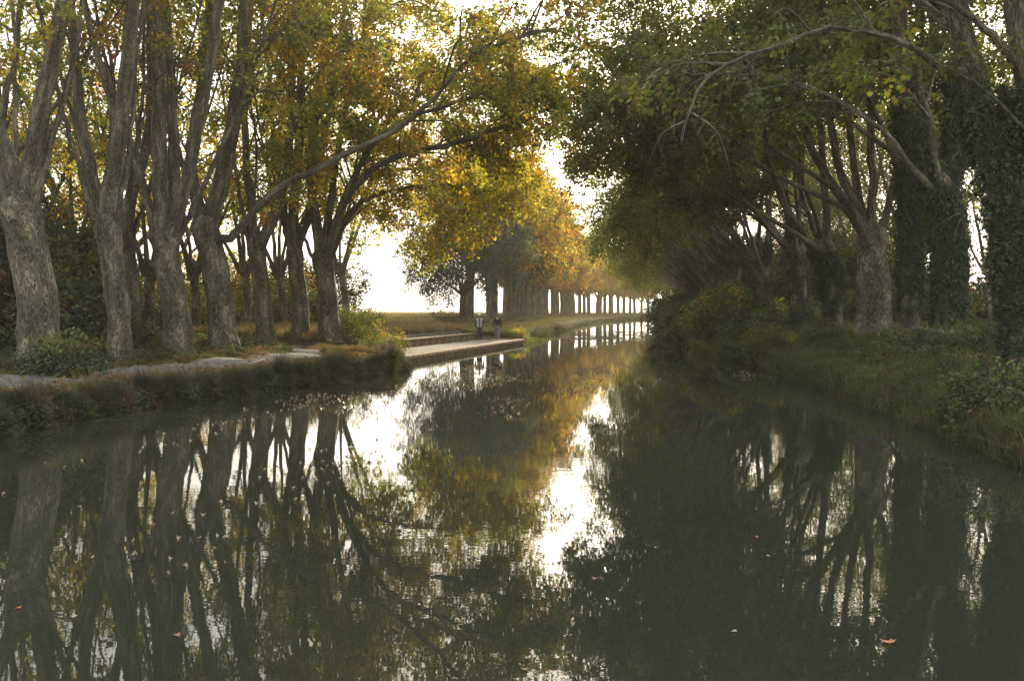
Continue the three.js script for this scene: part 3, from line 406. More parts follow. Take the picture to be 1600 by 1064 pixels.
// the row goes on along the right bank; shapes shared between trees
function copyTree(src, x, y, d, turn, s, label, group) { const c = src.clone(); c.name = numbered('plane_tree'); c.position.set(x, y, -d); c.rotation.y = turn; c.scale.set(s, s * (0.94 + 0.12 * R0()), s); c.rotation.z = (R0() - 0.5) * 0.07; c.userData = { label, category: 'tree', group }; scene.add(c); return c; }
{
  const protos = [];
  let k = 0;
  for (let d = 49.5; d < 330; d += d < 110 ? 6.2 : d < 200 ? 9 : 14) {
    const x = rightEdge(d) + 3.0 / cosAt(rightEdge, d) + (R0() - 0.5) * 0.8, y = yR(x, d), turn = (R0() - 0.5) * 0.5 - 0.25 * sstep(60, 200, d), s = 0.92 + 0.2 * R0();
    const label = k < 10 ? `${ORD[k]} tree beyond the slanting grey limbs in the receding right bank row` : 'plane tree far down the dark receding row of the right bank', group = 'receding plane trees of the right bank';
    if (k < 4) {
      const base = V(x, y, -d), root = thing('plane_tree', base, label, 'tree', group), h = 3.6 + 0.8 * R0(), head = base.clone().add(V(-0.1, h, 0));
      const ls = fan(700 + k, head, 7, 11, 0.5, V(-0.75, 0, 0), 0.15);
      for (let j = 0; j < 3; j++) { const z = (j - 1) * 2.0, l = 6.2 + 2.0 * R0(), e = 0.6 + 0.7 * R0(); ls.push({ r0: 0.12, r1: 0.03, ext: 0, bare: 0.45, pts: [head.clone().add(V(-0.2, -0.2, 0)), head.clone().add(V(-l * 0.35, l * 0.35 * e, z * 0.3)), head.clone().add(V(-l * 0.75, l * 0.6 * e, z * 0.8)), head.clone().add(V(-l * 1.15, l * 0.55 * e - 0.5, z * 1.2))] }); }
      total += growTree(root, { seed: 50 + k, trunk: [base.clone(), base.clone().add(V(-0.05, h * 0.5, 0.1)), head], r0: 0.46, r1: 0.38, limbs: ls, look: 'greenish', lod: 'mid', leaf: 0.72, bare: 0.5, lean: V(-0.5, 0, 0), droop: 0.3, ivy: 5, ivyFrom: 0.8, ivyReach: 0.3, ivyLimbs: 2, ivyTop: 1, masses: [{ at: head.clone().add(V(-0.5, 9.5, 0)), r: V(5.4, 3.6, 4.5), n: 280 }] });
      root.rotation.y = 0; protos.push(root);
    } else copyTree(protos[k % 4], x, y, d, turn, s, label, group);
    k++;
  }
  // second row, set back
  for (const [i, d] of [31, 40, 63, 71, 80, 89, 98, 108, 120].entries()) { const x = rightEdge(d) + 12 + R0() * 4; copyTree(protos[(i + 1) % 4], x, yR(x, d), d, 1.2 + R0() * 3, 0.95 + R0() * 0.2, 'plane tree of the back row half hidden behind the right bank trunks', 'back row on the right bank'); }
}
console.log('right row sprays', total);
// far stretch of the left bank: golden crowns over a colonnade of trunks
{
  const protos = []; let k = 0;
  for (let d = 93; d < 352; d += d < 150 ? 5.2 : d < 230 ? 7 : 8.6) {
    const x = leftEdge(d) - (4.6 + 1.8 * R0()) / cosAt(leftEdge, d), y = yL(x, d), label = k < 12 ? `${ORD[k]} trunk of the far golden row counted from the dark blue-green tree` : 'small distant plane tree of the far row at the canal bend', group = 'far row beyond the landing';
    if (k < 4) {
      const base = V(x, y, -d), root = thing('plane_tree', base, label, 'tree', group), h = 5.2 + R0(), head = base.clone().add(V((R0() - 0.5) * 0.5, h, 0)), ls = fan(800 + k, head, 6, 10.5, 0.62, V(0.18, 0, 0), 0.19);
      total += growTree(root, { seed: 70 + k, trunk: [base.clone(), base.clone().add(V(0.05, h * 0.5, 0)), head], r0: 0.48, r1: 0.4, limbs: ls, look: 'orange', lod: 'far', leaf: 0.9, droop: 0.3, masses: [{ at: head.clone().add(V(0, 6.5, 0)), r: V(5.2, 5.6, 5.0), n: 240, s: 0.8 }] }); protos.push(root);
    } else copyTree(protos[k % 4], x, y, d, R0() * 6.28, 0.9 + 0.22 * R0(), label, group);
    k++;
  }
  for (let i = 0; i < 5; i++) { const d = 176 + i * 9, x = leftEdge(d) - 11.5 - R0() * 2; copyTree(protos[i % 4], x, yL(x, d), d, R0() * 6.28, 0.9 + 0.2 * R0(), 'plane tree of the second line behind the far row', 'second line behind the far row'); }
}
{ // trees standing back on the left, their crowns closing the view between the trunks
  const protos = [], spots = [[-19, 34], [-24, 44], [-21, 55], [-30, 60], [-36, 50], [-30, 36], [-40, 70], [-23, 70]];
  spots.forEach(([x, d], k) => {
    const y = yL(x, d), label = 'tree of the wood standing back behind the towpath trunks', group = 'back row on the left bank';
    if (k < 4) {
      const base = V(x, y, -d), root = thing('plane_tree', base, label, 'tree', group), h = 4 + R0(), head = base.clone().add(V(0.1, h, 0)), ls = fan(900 + k, head, 6, 10, 0.6, V(0, 0, 0), 0.16);
      total += growTree(root, { seed: 90 + k, trunk: [base.clone(), base.clone().add(V(0.1, h * 0.5, 0)), head], r0: 0.36, r1: 0.3, limbs: ls, look: k % 2 ? 'autumn' : 'golden', lod: 'mid', leaf: 0.5, droop: 0.3 }); protos.push(root);
    } else copyTree(protos[k % 4], x, y, d, R0() * 6.28, 0.85 + 0.3 * R0(), label, group);
  });
}
{ // the dark tree by the landing
  const x = (722 - 800) / FOCAL * 84, d = 84, base = V(x, yL(x, d), -d), root = thing('broadleaf_tree', base, 'dark blue-green tree with drooping foliage at the fork of the path', 'tree'), head = base.clone().add(V(0.1, 3.4, 0));
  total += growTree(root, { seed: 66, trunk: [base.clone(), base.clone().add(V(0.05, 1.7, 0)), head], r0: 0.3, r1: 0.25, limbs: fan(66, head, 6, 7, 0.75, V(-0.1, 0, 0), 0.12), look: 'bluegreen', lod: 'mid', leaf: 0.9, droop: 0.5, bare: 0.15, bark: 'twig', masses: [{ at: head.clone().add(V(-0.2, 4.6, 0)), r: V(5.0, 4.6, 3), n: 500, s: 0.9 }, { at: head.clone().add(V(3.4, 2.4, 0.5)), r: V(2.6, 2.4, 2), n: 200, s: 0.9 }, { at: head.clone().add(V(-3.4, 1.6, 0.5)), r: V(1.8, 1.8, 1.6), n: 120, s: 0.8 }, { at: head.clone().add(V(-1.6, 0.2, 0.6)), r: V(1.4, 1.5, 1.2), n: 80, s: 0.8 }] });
}
console.log('all sprays', total);

// ---------------------------------------------------------------- landing stage, walls
function box(w, h, l, bev = 0.012) { const sh = new THREE.Shape(); const a = w / 2 - bev, b = l / 2 - bev; sh.moveTo(-a, -b); sh.lineTo(a, -b); sh.lineTo(a, b); sh.lineTo(-a, b); const g = new THREE.ExtrudeGeometry(sh, { depth: h - 2 * bev, bevelEnabled: true, bevelThickness: bev, bevelSize: bev, bevelSegments: 1 }); g.translate(0, 0, bev); g.rotateX(-Math.PI / 2); const p = g.attributes.position, n = g.attributes.normal, uv = g.attributes.uv; for (let i = 0; i < p.count; i++) { const ax = Math.abs(n.getX(i)), ay = Math.abs(n.getY(i)); uv.setXY(i, (ax > 0.6 ? p.getZ(i) : p.getX(i)) / 4.3 + 0.31, (ay > 0.6 ? p.getZ(i) : p.getY(i)) / 4.3); } return g; }
{
  const A = V(-4.35, 0, -40.8), B = V(0.84, 0, -67.2), dir = B.clone().sub(A).normalize(), len = A.distanceTo(B), mid = A.clone().lerp(B, 0.5), turn = Math.atan2(dir.x, dir.z);
  const q = thing('landing_stage', mid, 'low stone landing stage jutting into the canal under the two walkers', 'quay'); q.rotation.y = turn; q.position.y = -0.07;   // local +z runs along the face, away from the camera
  const inl = V(0, 1, 0).cross(dir); const sgn = inl.x < 0 ? 1 : -1; // local x towards the land
  const wall = mesh('wall', box(3.0, 1.3, len), M.stone, q); wall.position.set(sgn * 1.53, -1.07, 0);
  M.deck = M.gravel.clone(); M.deck.color = rgb(0.27, 0.27, 0.275); const deck = mesh('deck', box(2.7, 0.1, len - 0.35), M.deck, q); deck.position.set(sgn * 1.72, 0.304, -0.17); deck.position.y = 0.234;
  const N = 19, st = [0, 1, 2].map((k) => box(0.46 + 0.02 * k, 0.14, len / N - 0.02, 0.018)), r = mulberry(5);
  for (let i = 0; i < N; i++) { const c = mesh('coping_stone', st[i % 3], M.stone, q); c.position.set(sgn * (0.22 + 0.012 * (r() - 0.5)), 0.235 + 0.008 * r(), -len / 2 + (i + 0.5) * len / N); c.rotation.y = (r() - 0.5) * 0.006; }
  for (let i = 0; i < 3; i++) { const c = mesh('coping_stone', st[i], M.stone, q); c.rotation.y = Math.PI / 2; c.position.set(sgn * (0.98 + i * 0.99 * len / N), 0.242, len / 2 - 0.16); }
  const w0 = V(quayFace(51) - 3.35, 0.36, -51), w1 = V(quayFace(66.4) - 3.35, 0.36, -66.4), wl = w0.distanceTo(w1), t = thing('retaining_wall', w0.clone().lerp(w1, 0.5), 'low retaining wall of brown stone behind the landing stage', 'wall'); t.rotation.y = turn; t.position.y = 0.22;
  const body = mesh('wall', box(0.4, 0.56, wl), M.stone, t); body.position.y = -0.16;
  const M2 = 12, cp = box(0.5, 0.09, wl / M2 - 0.015, 0.015); for (let i = 0; i < M2; i++) { const c = mesh('coping_stone', cp, M.stone, t); c.position.set((r() - 0.5) * 0.02, 0.402, -wl / 2 + (i + 0.5) * wl / M2); }
}
{ const x = (394 - 800) / FOCAL * 41, b = thing('stone_block', V(x, groundL(x, 41) - 0.05, -41), 'small dark stone block at the foot of the narrow plane trunk', 'stone'); const g = box(0.75, 0.36, 0.4, 0.03), p = g.attributes.position; for (let i = 0; i < p.count; i++) p.setXYZ(i, p.getX(i) + 0.03 * n3(p.getX(i) * 4, p.getY(i) * 4, p.getZ(i) * 4), p.getY(i) + 0.03 * n3(p.getX(i) * 4 + 9, p.getY(i) * 4, p.getZ(i) * 4), p.getZ(i)); g.computeVertexNormals(); mesh('block', g, M.stone, b); }

// ---------------------------------------------------------------- shrubs
function shrub(label, x, d, side, r, n, look, size = 'bush', group, gloss) {
  const y = (side < 0 ? groundL : groundR)(x, d) - 0.05, root = thing('shrub', V(x, y, -d), label, 'shrub', group), rd = mulberry(Math.round(Math.abs(x * 131 + d * 977))), list = [], st = buf();
  for (let i = 0; i < 9; i++) { const a = rd() * 6.28, e = V(Math.cos(a) * r.x * 0.6, r.y * (1.1 + 0.5 * rd()), Math.sin(a) * r.z * 0.6); const q = curve([V(e.x * 0.1, 0, e.z * 0.1), V(e.x * 0.4, e.y * 0.55, e.z * 0.4), e], 5); tube(st, q, q.map((_, j) => lerp(0.012 + 0.008 * r.y, 0.005, j / 5)), 5); }
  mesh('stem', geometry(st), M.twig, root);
  const lob = []; for (let i = 0; i < 7; i++) { const v = rv(rd); lob.push([V(v.x * r.x * 0.55, r.y * (0.75 + 0.6 * v.y), v.z * r.z * 0.55), 0.45 + 0.3 * rd()]); }
  for (let i = 0; i < n; i++) { const L = lob[Math.floor(rd() * 7)], v = rv(rd), e = Math.pow(rd(), 0.4) * L[1], p = V(v.x * r.x * e, v.y * r.y * e, v.z * r.z * e).add(L[0]); if (p.y < 0.02) p.y = 0.05 + rd() * r.y * 0.6; const dir = v.clone().add(V(0, 0.35, 0)).normalize(); list.push({ p, q: frame(dir, V(rd() - 0.5, 1, rd() - 0.5).normalize()), s: 0.7 + 0.7 * rd(), c: leafColour(look, p.clone().add(root.position), rd) }); }
  instanced('foliage', S[size][Math.floor(rd() * S[size].length)], gloss ? M.leafGloss : M.leaf, list, root); return root;
}
const X = (px, d) => (px - 800) / FOCAL * d;
shrub('low dark bramble bush in front of the first thick plane trunk', X(98, 24.5), 24.5, -1, V(0.7, 0.42, 0.5), 260, 'deep', 'bush', null, true);
shrub('tangled dark shrub rising behind the first plane tree at the picture edge', X(20, 37), 37, -1, V(2.6, 2.6, 2.2), 900, 'deep', 'mid', null, true);
shrub('tall dark evergreen thicket between the first and second thick trunks', X(105, 44), 44, -1, V(2.6, 2.3, 2), 700, 'deep', 'mid', null, true);
shrub('dark thicket at the picture edge behind the first trunk', X(-20, 31), 31, -1, V(2.0, 2.4, 2.2), 700, 'deep', 'mid', null, true);
shrub('bushy shoots at the foot of the plane tree behind the second trunk', X(214, 33.2), 33.2, -1, V(0.5, 0.42, 0.4), 160, 'hedge', 'bush');
const mids = [[165, 58], [215, 52], [238, 62], [290, 55], [318, 66], [372, 58], [395, 70], [436, 62], [455, 76], [500, 64], [340, 80], [270, 78], [190, 74], [130, 66], [60, 60]];
mids.forEach(([px, d], i) => shrub('thicket of mixed bushes seen between the towpath trunks', X(px, d), d, -1, V(2.2 + R0() * 1.2, 1.0 + R0() * 0.9, 1.8), 240, ['field', 'hedge', 'greenish', 'autumn'][i % 4], 'mid', 'thickets behind the towpath trunks'));
shrub('airy grey-green shrub beside the last plane trunk of the near row', X(548, 47), 47, -1, V(1.0, 0.6, 0.9), 170, 'field', 'bush', null, false);
shrub('reddish twiggy shrub on the bank where the near row ends', X(588, 46), 46, -1, V(0.85, 0.6, 0.8), 150, 'autumn', 'bush');
shrub('pale grassy bush behind the reddish shrub at the field edge', X(560, 54), 54, -1, V(1.3, 0.6, 1), 260, 'field', 'bush');
shrub('small round bush under the dark tree at the path fork', X(700, 80), 80, -1, V(1.3, 0.6, 1), 160, 'hedge', 'bush');
shrub('grassy weeds on the bank just past the landing corner', X(838, 77), 77, -1, V(1.3, 0.35, 2.2), 260, 'field', 'bush');
shrub('yellow-green weeds spilling over the far corner of the landing stage', X(806, 69.5), 69.5, -1, V(0.9, 0.34, 1.0), 260, 'field', 'bush');
// right bank bushes over the water
[[1120, 50, 1.5, 0.9, 'greenish', 'mid-green bush hanging over the water below the receding right row'], [1085, 60, 1.7, 1.2, 'hedge', 'dark green bush at the water where the right bank turns'], [1062, 76, 1.8, 1.4, 'hedge', 'dark bush closing the right bank at the far bend'], [1160, 44, 1.1, 0.6, 'hedge', 'low green bush on the right bank near the pale driftwood'], [1052, 96, 2.0, 1.6, 'deep', 'farthest dark bush of the right bank beside the bright water'], [1210, 40, 1.1, 0.5, 'greenish', 'rounded green bush under the slanting grey limbs'], [1150, 56, 2.0, 1.2, 'field', 'tall yellow-green bush behind the right bank weeds'],
  [1290, 38, 0.9, 0.4, 'hedge', 'green bush before the ivy-dark trunk with slanting limbs'], [1440, 27, 0.9, 0.35, 'hedge', 'nettle bush in front of the upright ivy trunk'], [1530, 24, 0.9, 0.4, 'hedge', 'leafy bush below the bright gap on the right'], [1585, 16.5, 0.8, 0.4, 'hedge', 'dark bush at the foot of the tree cut by the picture edge']].forEach(([px, d, a, b, look, label]) => shrub(label, X(px, d), d, 1, V(a, b, a), Math.round(170 * a * a), look, d > 55 ? 'mid' : 'bush'));
[[1545, 56, 2.2, 0.9], [1480, 62, 2.2, 1.3], [1410, 66, 2.6, 2.2], [1340, 68, 3, 3.4], [1640, 60, 3, 3.0], [1450, 50, 1.6, 0.9], [1280, 72, 3, 3.6], [1380, 54, 1.6, 1.0], [1200, 84, 3.4, 3.8], [1130, 98, 3.6, 4.2], [1240, 78, 3, 3.6]].forEach(([px, d, a, b], i) => shrub('leafy thicket behind the right bank trunks', X(px, d), d, 1, V(a, b, 2.0), Math.round(120 * a * b), ['hedge', 'greenish', 'deep'][i % 3], 'mid', 'thickets behind the right bank trunks'));

// ---------------------------------------------------------------- ground cover: grass, weeds, litter
function scatter(n, side, d0, d1, s0, s1, fn, bias = 1) { const r = mulberry(Math.round(n + d0 * 7 + s0 * 31 + side)), list = [], edge = side < 0 ? leftEdge : rightEdge, g = side < 0 ? groundL : groundR; for (let i = 0; i < n; i++) { const d = d0 + (d1 - d0) * Math.pow(r(), bias), s = s0 + (s1 - s0) * r(), x = edge(d) + side * s / cosAt(edge, d), e = fn(V(x, g(x, d), -d), s, d, r); if (e) list.push(e); } return list; }
const yaw = (r, tilt = 0.25) => new THREE.Quaternion().setFromEuler(new THREE.Euler((r() - 0.5) * tilt, r() * 6.283, (r() - 0.5) * tilt));
const tint = (a, b, r) => { const t = r(), v = 0.75 + 0.5 * r(); return rgb(lerp(a[0], b[0], t) * v, lerp(a[1], b[1], t) * v, lerp(a[2], b[2], t) * v); };
const G1 = [0.085, 0.12, 0.03], G2 = [0.17, 0.17, 0.05], STRAW = [0.26, 0.2, 0.1], BROWN = [0.11, 0.08, 0.05], DEEP = [0.045, 0.075, 0.028];
const onPath = (s, d) => d < 43 && s > 1.7 && s < lerp(4.3, 3.9, sstep(20, 37, d));
const nearQuay = (p) => { const d = -p.z; return d > 40 && d < 69 && p.x > quayFace(d) - 3.7; };
instanced('grass', T.short, M.grass, [...scatter(9000, -1, 12, 44, 0.25, 1.75, (p, s, d, r) => nearQuay(p) ? null : ({ p, q: yaw(r), s: V(0.9, 0.3 + 0.35 * r(), 0.9), c: tint(G1, G2, r) })), ...scatter(7000, -1, 14, 46, 3.9, 11, (p, s, d, r) => onPath(s, d) || r() < 0.35 * (1 + n2(p.x * 0.4, d * 0.4)) ? null : ({ p, q: yaw(r), s: 0.5 + 0.8 * r(), c: r() < 0.35 ? tint(BROWN, STRAW, r) : tint(G1, G2, r) }))], scene);
tag(scene.children[scene.children.length - 1], 'short grass along the towpath verges and under the left trees', 'grass');
instanced('hanging_grass', T.hang, M.grass, scatter(5200, -1, 12, 41, -0.02, 0.55, (p, s, d, r) => { if (n2(d * 1.3, 60 + s * 2) < -0.35) return null; const out = V(1, 0, -0.3).normalize(), q = frame(V(out.x * 0.8, 0.35 - 0.5 * r(), out.z * 0.8 + (r() - 0.5) * 0.8)); return { p: p.add(V(0, 0.03, 0)), q, s: 0.35 + 0.5 * r() + 0.7 * Math.max(0, n2(d * 1.1, 2 + s)), c: n2(d * 1.7, 70 + 3 * s) + 0.5 * (r() - 0.5) > 0.35 ? tint([0.10, 0.08, 0.05], [0.2, 0.16, 0.10], r) : tint([0.035, 0.05, 0.025], [0.10, 0.13, 0.045], r) }; }), scene);
tag(scene.children[scene.children.length - 1], 'shaggy dead grass hanging down the left bank face to the water', 'grass');
{ // roots laid bare by the water
  const b = buf(), r = mulberry(808);
  for (let i = 0; i < 90; i++) { const d = 13 + 22 * r(), s0 = 0.35 + 0.3 * r(), k = 0.5 * (r() - 0.5), e = (s, dd, up) => { const x = leftEdge(dd) - s / cosAt(leftEdge, dd); return V(x, Math.max(-0.12, groundL(x, dd)) + up, -dd); }; const pts = curve([e(s0, d, 0.0), e(s0 * 0.6, d + k * 0.4, 0.05), e(0.12, d + k, 0.06), e(-0.12 - 0.1 * r(), d + k * 1.4, 0.03)], 8), w = 0.015 + 0.03 * r(); tube(b, pts, pts.map((_, j) => w * (1 - 0.07 * j)), 6); }
  const m = mesh('bank_roots', geometry(b), M.bark, scene); tag(m, 'gnarled tree roots laid bare in the left bank face', 'roots', null, 'stuff');
}
instanced('bank_weeds', S.bush[0], M.leaf, [...scatter(2600, -1, 13, 40, 0.0, 0.7, (p, s, d, r) => n2(d * 0.45, 40) + r() * 0.5 < 0.2 ? null : ({ p: p.add(V(0.05, 0.02, 0)), q: frame(V(0.6 + r() * 0.3, 0.5 * r(), (r() - 0.5)), V(0.6, 1, 0).normalize()), s: 0.4 + 0.5 * r(), c: tint(DEEP, [0.09, 0.11, 0.06], r) })), ...scatter(900, -1, 18, 46, 4.6, 10, (p, s, d, r) => ({ p, q: frame(V((r() - 0.5), 1, (r() - 0.5))), s: 0.5 + 0.6 * r(), c: leafColour('hedge', p, r) }))], scene);
tag(scene.children[scene.children.length - 1], 'leafy weeds and brambles growing on the left bank face', 'weeds');
instanced('far_grass', T.tall, M.grass, [...scatter(6000, -1, 110, 345, 0.0, 2.6, (p, s, d, r) => ({ p, q: yaw(r), s: V(4, 0.6 + 0.5 * r(), 4), c: tint([0.10, 0.14, 0.035], [0.2, 0.2, 0.06], r) })), ...scatter(2500, -1, 88, 345, 3.8, 8, (p, s, d, r) => ({ p, q: yaw(r), s: V(4, 0.8 + 0.9 * r(), 4), c: tint([0.10, 0.13, 0.04], [0.22, 0.18, 0.07], r) })), ...scatter(4500, -1, 67, 130, -0.1, 4, (p, s, d, r) => nearQuay(p) || (s > 2.6 && s < 4 && d > 90) ? null : ({ p, q: yaw(r), s: V(2, 0.5 + 0.4 * r(), 2), c: tint([0.10, 0.14, 0.035], [0.2, 0.2, 0.06], r) })), ...scatter(3000, -1, 44, 82, 3.5, 9, (p, s, d, r) => nearQuay(p) ? null : ({ p, q: yaw(r), s: V(1.3, 0.5 + 0.7 * r(), 1.3), c: r() < 0.5 ? tint(G2, STRAW, r) : tint(BROWN, STRAW, r) })), ...scatter(2200, -1, 36, 43, 0.0, 2.8, (p, s, d, r) => ({ p, q: yaw(r, 0.6), s: 0.28 + 0.3 * r(), c: r() < 0.55 ? tint(BROWN, STRAW, r) : tint(G1, G2, r) }))], scene);
tag(scene.children[scene.children.length - 1], 'rough grass round the landing stage and along the far left bank', 'grass');
instanced('field_grass', T.coarse, M.grass, scatter(6000, -1, 62, 190, 8, 60, (p, s, d, r) => ({ p, q: yaw(r), s: V(1.6, 0.8 + 0.5 * r(), 1.6), c: tint([0.2, 0.2, 0.07], [0.38, 0.3, 0.12], r) })), scene);
tag(scene.children[scene.children.length - 1], 'pale tall grass of the open field beyond the landing', 'grass');
instanced('bank_grass', T.tall, M.grass, [...scatter(13000, 1, 9, 46, 0.0, 4.2, (p, s, d, r) => ({ p, q: yaw(r, 0.5), s: 0.45 + 0.65 * r(), c: r() < 0.09 ? tint(BROWN, STRAW, r) : tint(DEEP, [0.12, 0.165, 0.05], r) })), ...scatter(5000, 1, 46, 130, 0.0, 4.5, (p, s, d, r) => ({ p, q: yaw(r, 0.4), s: 0.9 + 0.7 * r(), c: tint(DEEP, G1, r) })), ...scatter(3000, 1, 14, 60, 4, 12, (p, s, d, r) => ({ p, q: yaw(r, 0.4), s: 0.6 + 0.6 * r(), c: tint(DEEP, G1, r) }))], scene);
tag(scene.children[scene.children.length - 1], 'long uncut grass covering the right bank down to the water', 'grass');
instanced('undergrowth', S.bush[1], M.leaf, [...scatter(3600, 1, 9, 48, 0.1, 5, (p, s, d, r) => { const h = 0.06 + 0.28 * r() * (0.5 + 0.5 * n2(p.x * 0.5, d * 0.5)); return { p: p.add(V(0, h, 0)), q: frame(V((r() - 0.5) * 1.4, 0.7, (r() - 0.5) * 1.4)), s: 0.45 + 0.6 * r(), c: leafColour('hedge', p, r) }; }), ...scatter(3000, 1, 48, 120, 0, 5, (p, s, d, r) => ({ p: p.add(V(0, 0.2 + 0.8 * r(), 0)), q: frame(V((r() - 0.5), 0.7, (r() - 0.5))), s: 1 + r(), c: leafColour('hedge', p, r) }))], scene);
tag(scene.children[scene.children.length - 1], 'nettles and leafy undergrowth between the right bank grass', 'undergrowth');
{ // single leaf shapes lying about
  const mk = (seed) => { const b = buf(), r = mulberry(seed); leafInto(b, V(-0.0, 0, 0.06), V(1, 0, 0), V(0, 0, -1), V(0, 1, 0), 0.13, [1, 1, 1], false); const p = b.pos; for (let i = 0; i < p.length; i += 3) p[i + 1] += 1.6 * (p[i] * p[i] * 2 + p[i + 2] * p[i + 2] * (r() + 0.5)); return flat(b); };
  const L = mk(1), L2 = mk(2);
  instanced('leaf_litter', L, M.leaf, [...scatter(9000, -1, 14, 48, 3.6, 12, (p, s, d, r) => ({ p: p.add(V(0, 0.02, 0)), q: yaw(r, 1.2), s: 0.7 + 0.5 * r(), c: tint([0.3, 0.14, 0.04], [0.2, 0.11, 0.06], r) })), ...scatter(260, -1, 14, 42, 1.9, 4.2, (p, s, d, r) => ({ p: p.add(V(0, 0.06, 0)), q: yaw(r, 0.8), s: 0.7 + 0.5 * r(), c: tint([0.4, 0.26, 0.06], [0.2, 0.11, 0.06], r) })), ...scatter(1500, -1, 14, 40, 0.4, 2, (p, s, d, r) => ({ p: p.add(V(0, 0.14, 0)), q: yaw(r, 1), s: 0.7 + 0.5 * r(), c: tint([0.3, 0.16, 0.05], [0.2, 0.11, 0.06], r) })), ...scatter(1800, 1, 10, 40, 0.5, 5, (p, s, d, r) => ({ p: p.add(V(0, 0.2, 0)), q: yaw(r, 1), s: 0.7 + 0.5 * r(), c: tint([0.25, 0.13, 0.05], [0.15, 0.09, 0.05], r) }))], scene);
  tag(scene.children[scene.children.length - 1], 'brown fallen leaves lying on the path, verges and banks', 'leaves');
  const r = mulberry(99), fl = [];
  for (let i = 0; i < 60000; i++) { const d = 8 + 100 * Math.pow(r(), 0.7), t = r(), a = leftEdge(d) + 0.4, b = rightEdge(d) - 0.4, x = lerp(a, b, t); const k = n2(x * 0.25, d * 0.10) + 0.5 * n2(x * 0.9, d * 0.3) - 1.1 * sstep(0.5, 0.75, t) * (1 - sstep(60, 90, d)) - 0.9 * (1 - sstep(0.04, 0.22, t)); if (k < -0.3 + 0.7 * r() + 0.55 * (1 - sstep(12, 34, d)) || nearQuay(V(x + 0.4, 0, -d))) continue; fl.push({ p: V(x, 0.004, -d), q: yaw(r, 0.25), s: V(0.2 + 0.3 * r(), 1, 0.2 + 0.28 * r()).multiplyScalar(0.75 + 0.5 * r()), c: tint([0.5, 0.42, 0.28], [0.34, 0.2, 0.09], r) }); }
  instanced('floating_leaves', L2, M.leafWet, fl, scene); tag(scene.children[scene.children.length - 1], 'small fallen leaves drifting on the canal surface', 'leaves');
  [[1392, 1008, 1.5, 'orange curled leaf floating alone at the lower right'], [1150, 992, 1.0, 'small pale leaf floating below the centre of the dark reflection'], [930, 908, 1.2, 'brown leaf floating beside the bright sky reflection'], [1185, 842, 1.1, 'orange leaf floating in the dark reflection of the right trees'], [1205, 872, 1.0, 'reddish leaf floating just below the orange one'], [820, 1052, 1.2, 'leaf floating at the bottom edge near the sky glare'], [20, 955, 1.2, 'russet leaf floating at the left edge'], [110, 968, 1.2, 'yellow leaf floating near the left edge'], [272, 998, 1.3, 'pale leaf floating among the mirrored trunks']].forEach(([px, py, s, label], i) => { const d = EYE * FOCAL / (py - HORIZON), m = mesh('floating_leaf', i % 2 ? L : L2, new THREE.MeshPhysicalMaterial({ color: [rgb(0.5, 0.2, 0.05), rgb(0.5, 0.42, 0.32), rgb(0.3, 0.17, 0.08)][i % 3], roughness: 0.9, transmission: 0.3, thickness: 0, side: THREE.DoubleSide }), scene); m.position.set(X(px, d), 0.006, -d); m.rotation.y = i * 1.3; m.scale.setScalar(s * (i ? 0.32 : 0.5)); tag(m, label, 'leaf', 'single leaves on the water'); });
}
{ const b = buf(), p = [P(1082, 543, 58), P(1100, 546, 57), P(1118, 545, 56.6), P(1134, 547, 56)]; p.forEach((v) => (v.y = 0.05)); p[3].y = 0.16; const q = curve(p, 10); tube(b, q, q.map((_, i) => 0.06 - 0.003 * i), 7); tag(mesh('driftwood', geometry(b), M.wood, scene), 'pale bare branch lying in the water at the right bank bend', 'branch'); }

// ---------------------------------------------------------------- two walkers
function sdfMesh(f, lo, hi, n) {
  const mc = new MarchingCubes(n, new THREE.MeshBasicMaterial(), false, false, 120000), h = n / 2, F = mc.field, p = V(); mc.isolation = 0;
  for (let k = 0; k < n; k++) for (let j = 0; j < n; j++) for (let i = 0; i < n; i++) { p.set(lerp(lo.x, hi.x, ((i - h) / h + 1) / 2), lerp(lo.y, hi.y, ((j - h) / h + 1) / 2), lerp(lo.z, hi.z, ((k - h) / h + 1) / 2)); F[k * n * n + j * n + i] = -f(p); }
  mc.update(); const c = mc.count, a = mc.positionArray, pos = new Float32Array(c * 3);
  for (let i = 0; i < c; i++) { pos[i * 3] = lerp(lo.x, hi.x, (a[i * 3] + 1) / 2); pos[i * 3 + 1] = lerp(lo.y, hi.y, (a[i * 3 + 1] + 1) / 2); pos[i * 3 + 2] = lerp(lo.z, hi.z, (a[i * 3 + 2] + 1) / 2); }
  const g = new THREE.BufferGeometry(); g.setAttribute('position', new THREE.BufferAttribute(pos, 3)); const m = mergeVertices(g, 1e-4); m.computeVertexNormals(); return m;
}
const cap = (p, a, b, ra, rb) => { const ab = b.clone().sub(a), t = clamp(p.clone().sub(a).dot(ab) / ab.lengthSq(), 0, 1); return p.distanceTo(a.clone().addScaledVector(ab, t)) - lerp(ra, rb, t); };
const ell = (p, c, r) => { const q = V((p.x - c.x) / r.x, (p.y - c.y) / r.y, (p.z - c.z) / r.z), l = q.length(); return (l - 1) * Math.min(r.x, r.y, r.z); };
const smin = (a, b, k) => { const h = clamp(0.5 + 0.5 * (b - a) / k, 0, 1); return lerp(b, a, h) - k * h * (1 - h); };
const bones = (list, k) => (p) => list.reduce((s, e) => smin(s, cap(p, e[0], e[1], e[2], e[3]), k), 9);
